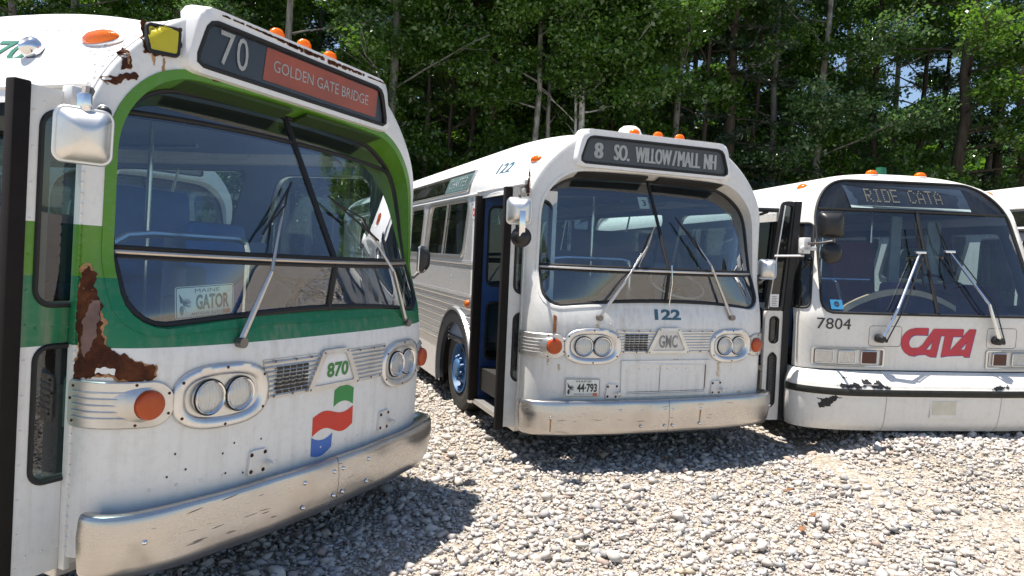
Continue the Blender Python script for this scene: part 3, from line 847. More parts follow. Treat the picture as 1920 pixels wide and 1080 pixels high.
def bumper(root, s, W, spots, S_drips=()):
    n = 2.5; Wb = 1.258 * s
    prof = [(-.11, .560), (-.05, .588), (-.015, .598), (.004, .592), (.013, .575), (.019, .50), (.014, .42), (.006, .345), (-.012, .308), (-.06, .290)]
    P = []
    for i in range(241):
        q = -PI / 2 + PI * i / 240
        x = Wb * math.copysign(abs(math.sin(q)) ** (2 / n), q); y = -.075 + .29 * (1 - max(0, math.cos(q)) ** (2 / n))
        P.append((x, y))
    P = [P[0]] + [p for p in P[1:]]
    Q = []; acc = 0                                   # even arc spacing
    S = [0]
    for a, b in zip(P, P[1:]): S.append(S[-1] + math.hypot(b[0] - a[0], b[1] - a[1]))
    S = np.array(S); PA = np.array(P)
    def at(sv, c, z):
        x, y = np.interp(sv, S, PA[:, 0]), np.interp(sv, S, PA[:, 1])
        x2, y2 = np.interp(sv + .004, S, PA[:, 0]), np.interp(sv + .004, S, PA[:, 1]); x1, y1 = np.interp(sv - .004, S, PA[:, 0]), np.interp(sv - .004, S, PA[:, 1])
        t = Vector((x2 - x1, y2 - y1)).normalized(); nn = Vector((t.y, -t.x))
        w = .012 * math.sin(5.1 * sv + 1) * (1 - abs(z - .47) * 4) + .006 * math.sin(13 * sv + 9 * z)      # old dents
        return Vector((x + nn.x * (c + w * .6), y + nn.y * (c + w * .6), z))
    end = S[-1]; mid = end / 2
    bp = empty('bumper'); bp.parent = root
    for a, b in ((.0, mid - .002), (mid + .002, end)):
        vs = gridf(lambda u, v: at(a + (b - a) * u, *prof_at(prof, v)), 60, 27)
        mk('bumper_half', *vs, MAT['bumper'], bp, angle=60)
    dm = []
    for x, z in spots:
        i = int(np.argmin(np.abs(PA[:, 0] - x))); sv = S[i]
        q = at(sv, .017, z); q2 = at(sv, .117, z); dm.append((q, q2 - q))
    mk('bolts', *domes(dm, .013, .010, 10), MAT['chrome'], bp)
    rs = random.Random(int(s * 1000)); sc = []
    for k in range(26):                                       # scrapes
        sv = end * rs.uniform(.06, .94); z = rs.uniform(.38, .57); l = rs.uniform(.015, .09); tl = rs.uniform(-.15, .15)
        sc.append(tube([at(sv + l * t, .0165, z + l * t * tl) for t in np.linspace(0, 1, 5)], [.0006, .0014, .0016, .0012, .0004], 4))
    mk('scratch_pattern', *join(*sc), MAT['scratch'], bp)
    for x, z0_, z1_ in S_drips:
        i = int(np.argmin(np.abs(PA[:, 0] - x))); sv = S[i]
        mk('rust_stain', *gridf(lambda u, v: at(sv + (u - .5) * .016 * (1 - .5 * v), .0205 if False else prof_c(prof, z0_ + (z1_ - z0_) * v) + .0015, z0_ + (z1_ - z0_) * v), 2, 8), MAT['ruststain'], bp)
    mk('backing', *gridf(lambda u, v: at(.05 + (end - .1) * u, -.03 - .10 * v, .56 - .0 * v), 40, 1), MAT['dark'], bp)

def prof_at(prof, v):
    t = v * (len(prof) - 1); i = min(int(t), len(prof) - 2); f = t - i
    return prof[i][0] + (prof[i + 1][0] - prof[i][0]) * f, prof[i][1] + (prof[i + 1][1] - prof[i][1]) * f

def tow_bracket(root, fc, x, z):
    a = fc.arc(x, z); b = empty('tow_bracket'); b.parent = root
    def m(p, q, c): return fc.on(a + p, z + q, c)
    mk('plate', *mapv(m, plate(rpoly([(-.065, -.06), (.055, -.06), (.055, .06), (-.05, .062)], .015), (), .016)), MAT['brkt'], b)
    mk('eye', *mapv(m, xf(Matrix.Translation((.022, -.012, .024)) @ Matrix.Rotation(PI / 2, 4, 'X'), tube([(.038 * math.cos(q), .038 * math.sin(q), 0) for q in np.linspace(-PI / 2, PI / 2, 12)], .013, 8))), MAT['brkt'], b)
    mk('bolts', *domes([(m(p, q, .016), (0, -1, 0)) for p, q in ((-.045, .042), (.038, .044), (-.045, -.042), (.03, -.045))], .011), MAT['rust'], b)

def licence_plate(root, M, number, stickx=.115):
    """flat plate in local (a right, b up, c out)"""
    p = empty('license_plate'); p.parent = root
    mk('plate', *xf(M, plate(rrect(-.152, .152, -.076, .076, .012, 4), (), .003)), MAT['platepaint'], p, smooth=False)
    mk('border', *xf(M, tube([(x, y, .003) for x, y in rrect(-.147, .147, -.071, .071, .010, 4)], .0022, 5, True)), MAT['ink'], p)
    def T(b, x0, x1, z0, z1, bo=0): return xf(M, [( [(v[0], v[1], .0045) for v in L], f) for L, f in (letters(b, x0, x1, z0, z1, bo),)][0])
    mk('state_name', *T('MAINE', -.055, .075, .044, .062, .0), MAT['ink'], p, smooth=False)
    mk('number', *T(number, -.05, .125, -.038, .035, .035), MAT['ink'], p, smooth=False)
    mk('plate_type', *T('ANTIQUE AUTO', -.075, .085, -.064, -.048, .0), MAT['ink'], p, smooth=False)
    mk('sticker', *xf(M, plate(rrect(.09, .13, -.066, -.045, .002, 2), (), .001, .0035)), MAT['sticker_red'], p, smooth=False)
    spr = []
    rr = random.Random(3)
    for k in range(26):
        q = rr.uniform(-1.2, 1.0) + (0 if k % 2 else .5); l = rr.uniform(.02, .045)
        spr.append(tube([(-.115, -.01, .004), (-.115 + l * math.cos(q), -.01 + l * math.sin(q), .005)], .0008, 3, caps=False))
    spr.append(mapv(lambda a, b, c: (a, b, .005), plate(ellipse(-.122, -.035, .010, .022, 12), (), .0005)))
    spr.append(mapv(lambda a, b, c: (a, b, .005), plate(rpoly([(-.128, .0), (-.135, .045), (-.118, .02), (-.105, -.005)], .004), (), .0005)))
    mk('pine_sprig', *xf(M, join(*spr)), MAT['ink'], p, smooth=False)

def wiper(root, base, bend, joint, tip, low, mat):
    w = empty('wiper'); w.parent = root
    base, bend, joint, tip, low = map(Vector, (base, bend, joint, tip, low))
    mk('arm', *join(tube([base, base.lerp(bend, .5), bend], [.016, .014, .010], 6), tube([bend, joint], [.009, .007], 6)), mat, w)
    mk('pivot', *join(box(base.x - .02, base.x + .02, base.y - .02, base.y + .05, base.z - .022, base.z + .022, .008), tube([base + Vector((0, .05, 0)), base + Vector((0, -.03, 0))], .026, 10)), MAT['darkmetal'], w)
    d = Vector((0, -.012, 0))
    mk('blade', *join(tube([tip, low], .007, 5), tube([tip.lerp(low, .22) + d, joint + d, tip.lerp(low, .78) + d], .006, 5), tube([tip, tip.lerp(low, .22) + d], .005, 4), tube([low, tip.lerp(low, .78) + d], .005, 4)), MAT['black'], w)

def dome_lamp(root, name, M, sx, sy, h, mat, base=None):
    d = empty(name); d.parent = root
    pts = [(1, 0), (.98, .3), (.85, .65), (.55, .92), (.2, 1), (.001, 1)]
    mk('lens', *xf(M @ Matrix.Diagonal((sx, sy, h, 1)), lathe(pts, 24)), mat, d)
    mk('base', *xf(M @ Matrix.Diagonal((sx * 1.14, sy * 1.14, h, 1)), lathe([(1, -.2), (1, .06), (.95, .12), (.8, .12)], 24)), base or MAT['alum'], d)

def mirror_head(root, name, M, w, h, d, mat, arms=(), rad=.035, rim=None):
    """mirror shell: pillow back towards +c, glass on -c"""
    m = empty(name); m.parent = root
    o = rrect(-w / 2, w / 2, -h / 2, h / 2, rad, 6)
    L = [[(x, y, -.012) for x, y in o], [(x, y, .0) for x, y in o], [(x * .96, y * .96, .012) for x, y in o], [(x * .80, y * .80, d * .55) for x, y in o], [(x * .50, y * .5, d * .9) for x, y in o], [(x * .2, y * .2, d) for x, y in o]]
    vf = strips(L); n = len(o)
    vf = (vf[0], vf[1] + [tuple(range(5 * n, 6 * n))])
    mk('shell', *xf(M, vf), mat, m, angle=50)
    mk('rim', *xf(M, tube([(x, y, .0) for x, y in o], .008, 6, True)), rim or MAT['alum'], m)
    mk('mirror_glass', *xf(M, mapv(lambda x, y, c: (x, y, -.010), fill2(o))), MAT['mirrorglass'], m, smooth=False)
    for a in arms: mk('arm', *tube(*a), MAT['darkmetal'], m)
    return m

def look(p, d, up=(0, 0, 1)):
    """frame at p with c along d"""
    d = Vector(d).normalized(); a = Vector(up).cross(d).normalized(); b = d.cross(a)
    return Matrix(((a.x, b.x, d.x, p[0]), (a.y, b.y, d.y, p[1]), (a.z, b.z, d.z, p[2]), (0, 0, 0, 1)))

def rusty_patch(root, fc, poly, cell=.011, c=.0035, mat=None, name='rust_patch', jag=.5, seed=1):
    """patch of bare metal with a torn, wandering edge, laid on the panel"""
    rr = random.Random(seed); ph = [rr.uniform(0, 6.28) for _ in range(12)]
    P = densify(poly, cell * .45); n = len(P); out = []; s = 0
    for i in range(n):
        a, p, b = P[i - 1], P[i], P[(i + 1) % n]; s += math.hypot(p[0] - a[0], p[1] - a[1])
        tx, tz = b[0] - a[0], b[1] - a[1]; l = math.hypot(tx, tz) or 1
        w = sum(math.sin(s * f + ph[k]) * am for k, (f, am) in enumerate(((23, 1.1), (47, .9), (95, .6), (170, .4), (300, .22))))
        w += rr.uniform(-.12, .12)
        d = w * cell * jag
        out.append((p[0] + tz / l * d, p[1] - tx / l * d))
    return mk(name, *mapv(lambda a, z, q: fc.on(a, z, c), refine(fill2(out), .04, 4)), mat or MAT['rust'], root, angle=70)

def front_common(root, fc, DG, W, S):
    s = S['sx']
    for sd in (-1, 1):
        headlights(root, fc, s, sd, MAT['lampglass']); turn_signal(root, fc, s, sd)
    A = lambda x, z: fc.arc(x, z)
    def on(x, z, c): return fc.on(A(x, z), z, c)
    # ribbed grille strips with the louvred vent
    gr = empty('grille'); gr.parent = root
    for (xa, xb, xat, xbt) in ((-.445 * s, -.17 * s, -.495 * s, -.085 * s), (.205 * s, .47 * s, .10 * s, .495 * s)):
        pl = [(xa, .988), (xb, .988), (xbt, 1.190), (xat, 1.190)]
        mk('backplate', *mapv(on, plate(densify(pl, .05), (), .006)), MAT['bezelpan'], gr)
        rb = []
        for k in range(8):
            z = 1.004 + .0245 * k; t = (z - .988) / .2
            rb.append(tube([on(x, z, .008) for x in np.linspace(xa + (xat - xa) * t + .006, xb + (xbt - xb) * t - .006, 8)], .0065, 6))
        mk('ribs', *join(*rb), MAT['bezelpan'], gr)
        mk('fastener_heads', *domes([(on(xa + .02 + (xb - xa) * f, zz, .014), (0, -1, 0)) for f, zz in ((.0, 1.0), (.45, 1.0), (.0, 1.178), (.5, 1.178), (.9, 1.178), (.8, 1.0))], .008), MAT['darkmetal'], gr)
    lv = []
    for r in range(7):
        for k in range(5):
            x0 = -.415 * s + k * .0445 * s; z0 = 1.013 + r * .0205
            lv.append(mapv(on, plate(rrect(x0, x0 + .038, z0, z0 + .013, .003, 2), (), .002, .0145)))
    mk('louvres', *join(*lv), MAT['black'], gr, smooth=False)
    bd = empty('badge'); bd.parent = root
    tr = rpoly([(-.205 * s, .988), (.228 * s, .988), (.115 * s, 1.205), (-.092 * s, 1.205)], .022)
    ti = rpoly([(-.155 * s, 1.012), (.178 * s, 1.012), (.092 * s, 1.180), (-.066 * s, 1.180)], .015)
    mk('badge_frame', *strips([[on(x, z, .0) for x, z in resample(tr, 60)], [on(x, z, .022) for x, z in resample(tr, 60)], [on(x, z, .022) for x, z in resample(ti, 60)], [on(x, z, .010) for x, z in resample(ti, 60)]]), S['badgeframe'], bd, angle=30)
    mk('badge_panel', *mapv(on, plate(ti, (), .002, .0105)), S['badgepanel'], bd, smooth=False)
    b, x0, x1, z0, z1, bo, mt = S['badgetext']
    mk('lettering', *mapv(lambda x, z, c: on(x, z, .0145), letters(b, x0, x1, z0, z1, bo)), mt, bd, smooth=False)
    mk('fastener_heads', *domes([(on(x * s, z, .022), (0, -1, 0)) for x, z in ((-.18, .998), (.205, .998), (-.082, 1.19), (.102, 1.19))], .007), MAT['darkmetal'], bd)  # screw heads at the corners of the badge frame
    bumper(root, S.get('sb', s), W, S['bolts'], S.get('drips', ()))
    for x, z in S['tow']: tow_bracket(root, fc, x, z)
    rv = []
    for x in np.arange(-1.0, 1.01, .105): rv.append((on(x * s, .655, 0), (0, -1, 0)))
    mk('fastener_heads', *domes(rv, .008), S['paint'], root)
    # corner post strip beside the door, with rivets
    rv = [(Vector((-W - .004, .364, z)), (-.4, -1, 0)) for z in np.arange(.40, 2.2, .045)]
    mk('post_rivets', *domes(rv, .008), S['paint'], root)
    mk('post_strip', *box(-W - .008, -W + .02, .365, .405, .30, 2.30, .003), S['paint'], root)
    # cap seam over the dome
    sm = []
    def sc_(q): x, z = fc.secq(q, .395); return -x, z
    for q in np.linspace(.06, PI - .06, 60): sm.append((-(sc_(q)[0]) * 1.002, .395, sc_(q)[1] + .002))
    mk('cap_seam', *tube(sm, .006, 5), S['roofpaint'], root)
    mk('cap_rivets', *domes([((-(sc_(q)[0]), .43, sc_(q)[1]), (-math.cos(q), 0, math.sin(q))) for q in np.linspace(.1, PI - .1, 40)], .0125), S['roofpaint'], root)
    for (x, z) in S['markers']:
        dome_lamp(root, 'marker_lamp', Matrix.Translation((x, .375, z - .045)) @ Matrix.Rotation(.2, 4, 'X'), .052, .036, .055, MAT['amber'], S['roofpaint'])

def side_rows(root, W, L, S, onroof):
    """rivet rows on the door side and roof"""
    rv = []
    def add(y, a, sx=-1):
        p = Vector(onroof(y, a, .0, sx)); q = Vector(onroof(y, a, .1, sx)); rv.append((p, q - p))
    for y in np.arange(.62, min(L, 9), .075): add(y, 2.735)
    for y in np.arange(.50, 1.75, .075): add(y, 2.432); add(y, 2.515)
    for k in range(5): add(.45 + .045 * (k % 2), 2.47 + .040 * k); add(.56 + .05 * (k % 2), 2.57 + .02 * k)
    mk('roof_rivets', *domes(rv, .0085), S['roofpaint'], root)
    def hdr(u, v, c): return onroof(.47 + .09 * v + (1.70 - .47 - .09 * v) * u, 2.405 + .14 * v, c)
    edge = [(u, 0) for u in np.linspace(0, 1, 24)] + [(1, v) for v in np.linspace(0, 1, 5)[1:]] + [(u, 1) for u in np.linspace(1, 0, 24)[1:]] + [(0, v) for v in np.linspace(1, 0, 5)[1:-1]]
    mk('door_header', *join(gridf(lambda u, v: hdr(u, v, .010), 24, 4), strips([[hdr(u, v, .010) for u, v in edge], [hdr(u, v, -.003) for u, v in edge]])), S['roofpaint'], root, angle=30)
    mk('header_lip', *tube([onroof(.42, 2.398, .010), onroof(1.70, 2.398, .010)], .012, 6), S['roofpaint'], root)
def bus_matrix(X, Y, yaw, dz, br, bp):
    return Matrix.Translation((X, Y, dz)) @ Matrix.Rotation(yaw, 4, 'Z') @ Matrix.Rotation(-bp, 4, 'X') @ Matrix.Rotation(br, 4, 'Y')

def extra_materials():
    MAT['ventgreen'] = m_plain('vent_mesh_green', (.022, .055, .008), .7)
    MAT['bezel'] = m_metal('lamp_bezel_metal', (.70, .70, .70), .33, (30, 1, 1), .04, stain=.25)
    MAT['bezelpan'] = m_metal('satin_aluminium', (.68, .67, .65), .42, (4, 4, 4), .05, stain=.35)
    MAT['brkt'] = m_paint('chipped_white_paint', [(0, (.72, .71, .68))], rust=1, dirt=.7)
    MAT['darkmetal'] = m_metal('dark_worn_metal', (.22, .20, .19), .45, (4, 4, 4), .1)
    MAT['steel'] = m_metal('wiper_steel', (.55, .54, .53), .35, (8, 8, 8), .05)
    MAT['baremetal'] = m_plain('rust_primer_remnant', (.20, .12, .105), .6, var=.4, scale=12)
    MAT['scratch'] = m_plain('dark_scratch', (.08, .075, .07), .6, metal=.4)
    MAT['palestain'] = m_plain('pale_rust_stain', (.56, .46, .35), .6, var=.3, scale=20)
    MAT['sticker_red'] = m_plain('orange_sticker', (.60, .12, .05), .5)
    MAT['signteal'] = m_plain('faded_blind', (.10, .16, .16), .5, var=.3)
    MAT['glassdark'] = m_glass('dark_standee_glass', (.05, .06, .06), .05, .8)
    MAT['bartan'] = m_metal('weathered_bar', (.58, .52, .46), .4, (30, 1, 1), .05, stain=.4)
    MAT['gmcpanel'] = m_metal('badge_panel_grey', (.60, .60, .60), .5, (3, 3, 3), .03)
    MAT['wornltr'] = m_plain('worn_lettering', (.26, .26, .26), .5, var=.5, scale=30)
    MAT['seatorange'] = m_plain('rust_bracket', (.30, .13, .05), .8, var=.4, scale=30)

def bus_870():
    s = 1.045
    S = dict(xs=1.02, sx=1.045, sb=1.02, L=12.2, paint=MAT['p870'], side=MAT['p870'], trim=MAT['trim870'], roofpaint=MAT['p870w'], flange=.062, vent=MAT['ventgreen'], bar=MAT['bartan'], upper_bar=True,
             signpanels=[(rpoly([(-.325, 2.640), (.665, 2.640), (.675, 2.815), (-.305, 2.815)], .006), MAT['orange'])],
             signtext=[('7', -.615, -.525, 2.645, 2.81, .0), ('0', -.51, -.435, 2.645, 2.81, .0), ('GOLDEN GATE BRIDGE', -.255, .575, 2.70, 2.762, -.004)],
             badgeframe=MAT['bezelpan'], badgepanel=MAT['whiteb'], badgetext=('870', -.055, .13, 1.045, 1.13, .035, MAT['green']),
             bolts=[(-.279, .525), (-.278, .39), (-.04, .53), (-.04, .395), (.035, .53), (.035, .395), (.27, .53), (.27, .395), (-1.12, .47)], tow=[(-.52, .68), (.54, .70)],
             markers=[(-.19, 2.945), (.025, 2.95), (.25, 2.945)], seatmat=MAT['seatblue'], wheelmat=MAT['wheelwhite'])
    M = bus_matrix(-.9995 - .02 * .43, 4.0026 - .02 * .90, 1.126, -.0152, .0086, -.0150)
    root, fc, DG, W, onroof = new_look('city_bus', M, S)
    tag(root, 'nearest white and green city bus, route 70, with a rust hole beside its windshield', 'bus', 'parked old buses')
    front_common(root, fc, DG, W, S); side_rows(root, W, 12.2, S, onroof)
    A = lambda x, z: fc.arc(x, z)
    on = lambda x, z, c: fc.on(A(x, z), z, c)
    # ribbon emblem
    def arcpts(x0, x1, z0, z1, b, n=14): return [(x0 + (x1 - x0) * i / n, z0 + (z1 - z0) * i / n + b * 4 * (i / n) * (1 - i / n)) for i in range(n + 1)]
    def wave(x0, x1, z0, z1, a, n=20): return [(x0 + (x1 - x0) * i / n, z0 + (z1 - z0) * i / n + a * math.sin(2 * PI * i / n)) for i in range(n + 1)]
    em = empty('ribbon_emblem'); em.parent = root
    g = arcpts(.034, .208, .962, .955, .024) + arcpts(.208, .034, .858, .868, .028)
    r = wave(-.135, .211, .832, .848, .020) + wave(.214, -.133, .742, .728, -.026)
    b = arcpts(-.136, .036, .722, .718, -.026) + arcpts(.034, -.134, .640, .618, -.024)
    for P, m in ((g, 'greenm'), (r, 'redm'), (b, 'bluem')):
        mk('ribbon', *mapv(on, plate(P, (), .0015, .001)), MAT[m], em, smooth=False)
    # door side
    door_leaf(root, -W - .272, -W + .13, .425, MAT['p870'])
    door_leaf(root, -W - .02, -W + .60, 1.60, MAT['s870in'])
    # corner rust
    a0 = -fc.arc(1.047 * s, 1.045); o = -fc._plan(1.045)[0][-1] + .012
    class Corner:                                   # keeps its distance from the door post at every height
        def on(self, a, z, c):
            d = fc._plan(1.045)[0][-1] - abs(a); return fc.on(-(fc._plan(z)[0][-1] - d), z, c)
    cn = Corner()
    P = [(o + .02, 1.60), (o + .045, 1.635), (o + .075, 1.61), (o + .085, 1.53), (o + .115, 1.43), (o + .14, 1.385), (o + .13, 1.34), (o + .165, 1.29), (o + .21, 1.25), (o + .26, 1.235), (o + .345, 1.215), (o + .36, 1.16), (o + .34, 1.145), (o + .20, 1.15), (o + .16, 1.175), (o + .10, 1.15), (o + .01, 1.15), (o + .0, 1.22), (o + .035, 1.235), (o + .02, 1.33), (o - .01, 1.42), (o - .005, 1.50), (o + .015, 1.55)]
    rusty_patch(root, cn, P, seed=2, jag=.6)
    rusty_patch(root, cn, [(o + .07, 1.49), (o + .10, 1.47), (o + .115, 1.40), (o + .11, 1.33), (o + .10, 1.27), (o + .07, 1.24), (o + .05, 1.30), (o + .05, 1.40)], c=.005, mat=MAT['baremetal'], name='bare_metal', seed=9)
    rusty_patch(root, cn, [(o + .12, 1.17), (o + .20, 1.165), (o + .19, 1.19), (o + .16, 1.205), (o + .13, 1.195)], c=.0055, mat=MAT['whiteb'], name='paint_remnant', seed=10)
    edge = [(p[0] + .006 * math.copysign(1, p[0] - (o + .12)), p[1] + .006 * math.copysign(1, p[1] - 1.3)) for p in P]
    rusty_patch(root, cn, edge, c=.0020, jag=.5, mat=MAT['ruststain'], name='rust_stain', seed=5)
    # cap rust: around the yellow lamp, below it, along the hood
    def capP(x, z): return fc.arc(x, z)
    yl = [(-.985, 2.605), (-.845, 2.62), (-.835, 2.735), (-.975, 2.725)]
    ylc = empty('corner_lamp'); ylc.parent = root
    def cap(x, z, c):
        d = .003; n = Vector(((fc.D(x + d, z) - fc.D(x - d, z)) / (2 * d), -1, (fc.D(x, z + d) - fc.D(x, z - d)) / (2 * d))).normalized()
        return Vector((x, fc.D(x, z), z)) + n * c
    yr = rpoly(yl, .02); cx = sum(p[0] for p in yl) / 4; cz = sum(p[1] for p in yl) / 4
    def grow(P, f): return [(cx + (x - cx) * f, cz + (z - cz) * f) for x, z in P]
    cap2 = lambda x, z, c: cap(x, z, c)
    mk('lens', *mapv(cap2, refine(plate(densify(yr, .03), (), .006, .012), .03)), MAT['yellow'], ylc)
    mk('lamp_gasket', *tube([cap(x, z, .012) for x, z in grow(yr, 1.06)], .011, 6, True), MAT['rubber'], ylc)
    def ragged(P, name, c, seed, mat='rust', cell=.012):
        class Cap:                                  # rusty_patch wants .on(a, z, c); here a is plain x on the cap
            def on(self, x, z, c): return cap(x, z, c)
        rusty_patch(root, Cap(), P, cell, c, MAT[mat], name, .6, seed)
    ragged(grow(yl, 1.24), 'rust_ring', .003, 3)
    ragged([(-1.10, 2.50), (-1.07, 2.51), (-1.05, 2.56), (-1.085, 2.60), (-1.11, 2.56)], 'rust_spot', .003, 4)
    ragged([(-1.165, 2.40), (-1.12, 2.43), (-1.085, 2.455), (-1.04, 2.46), (-1.03, 2.475), (-1.09, 2.485), (-1.135, 2.465), (-1.17, 2.43)], 'rust_spot', .004, 6)
    for x, l in ((-1.07, .09), (-.95, .05), (-.90, .07)):
        ragged([(x - .007, 2.595), (x + .007, 2.595), (x + .004, 2.595 - l), (x - .004, 2.595 - l)], 'rust_stain', .0025, 8, 'ruststain', .006)
    rr = random.Random(5); ch = []
    for k in range(150):                             # flaking edge under the hood lip
        x = -.62 + 1.32 * rr.random(); w = rr.uniform(.004, .016); h = rr.uniform(.002, .011) * (1 + .9 * math.sin(5 * x + 1))
        ch.append(box(x - w, x + w, .296, .301, 2.872 - h, 2.874 + rr.uniform(0, .006)))
    mk('rust_flakes', *join(*ch), MAT['rust'], root, smooth=False)
    fl = []
    for x in (-.62, -.58, -.45, -.40, -.34, .62, .70): 
        q = [(x + rr.uniform(-.028, .028), 2.562 + rr.uniform(-.008, .012)) for _ in range(6)]
        fl.append(mapv(lambda a, b, c: cap(a, b, .0075 + c), plate([q[0], (q[0][0] + .03, q[0][1] + .004), (q[0][0] + .022, q[0][1] + .014), (q[0][0] - .01, q[0][1] + .012)], (), .001)))
    mk('rust_flakes', *join(*fl), MAT['rust'], root, smooth=False)
    # side: amber marker, chrome lamp, number
    p = onroof(.62, 2.652, .004); nn = Vector(onroof(.62, 2.652, .1)) - Vector(p)
    dome_lamp(root, 'marker_lamp', Matrix.Translation(p) @ look((0, 0, 0), nn) , .125, .042, .045, MAT['amber'])
    p = onroof(.95, 2.59, .0); nn = Vector(onroof(.95, 2.59, .1)) - Vector(p)
    cl = empty('courtesy_lamp'); cl.parent = root
    mk('shell', *xf(look(p, nn), lathe([(.050, 0), (.052, .02), (.048, .045), (.038, .060), (.026, .066)], 24)), MAT['chrome'], cl)
    mk('lens', *xf(look(p, nn), lathe([(.027, .065), (.015, .060), (.001, .058)], 20)), MAT['bezelpan'], cl)
    mk('fleet_number', *mapv(lambda a, b, c: onroof(.985 + (1.18 - a), b, .004), refine(letters('870', .80, 1.18, 2.535, 2.66, .01), .04)), MAT['tealgreen'], root, smooth=False)
    # mirrors
    mirror_head(root, 'wing_mirror', look((-1.475, .02, 2.13), (-.42, -1, -.05)), .185, .195, .07, MAT['mirror'],
                [([(-1.475, .03, 2.23), (-1.44, .07, 2.31), (-1.34, .20, 2.335), (-1.25, .36, 2.33)], .018, 8)])
    mk('mirror_bracket', *box(-1.315, -1.265, .355, .42, 2.28, 2.37, .006), MAT['whiteb'], root)
    mk('mirror_clamp', *box(-1.495, -1.455, .0, .05, 2.215, 2.29, .012), MAT['chrome'], root)
    mirror_head(root, 'wing_mirror', look((1.47, .40, 1.72), (.25, -1, 0)), .15, .20, .06, MAT['black'], [([(1.47, .42, 1.62), (1.40, .42, 1.58), (1.25, .48, 1.58)], .014, 6)])
    dome_lamp(root, 'post_lamp', look((-1.19, .33, 2.28), (-.6, -1, 0)), .03, .03, .03, MAT['black'])
    # wipers
    wiper(root, (-.655, .03, 1.29), (-.515, -.01, 1.639), (-.31, .135, 1.981), (-.185, .205, 2.114), (-.525, .055, 1.818), MAT['steel'])
    wiper(root, (.80, .06, 1.305), (.535, .0, 1.651), (.335, .125, 1.962), (.09, .18, 2.067), (.434, .055, 1.832), MAT['steel'])
    licence_plate(root, Matrix.Translation((-.755, .165, 1.480)) @ Matrix.Rotation(math.radians(-8), 4, 'Z') @ Matrix.Rotation(math.radians(4), 4, 'Y').inverted() @ Matrix(((1, 0, 0, 0), (0, 0, -1, 0), (0, 1, 0, 0), (0, 0, 0, 1))), 'GATOR')
    # things seen inside the door
    mk('fire_extinguisher', *join(xf(Matrix.Translation((-1.06, .62, .86)), lathe([(.001, 0), (.055, 0), (.055, .22), (.03, .26), (.02, .27), (.02, .31), (.001, .31)], 16))), MAT['greencone'], root)
    # holes and dents in the panel
    ho = [(on(x, z, .001), (0, -1, 0)) for x, z in ((-.95, .80), (-.90, .72), (-.72, .76), (-.66, .80), (-.50, .79), (-.56, .70), (-.98, .70), (-.70, .66), (-.60, .64))]
    mk('panel_holes', *domes(ho, .006, .001), MAT['black'], root)  # plain small holes, drawn as flat black discs
    return root

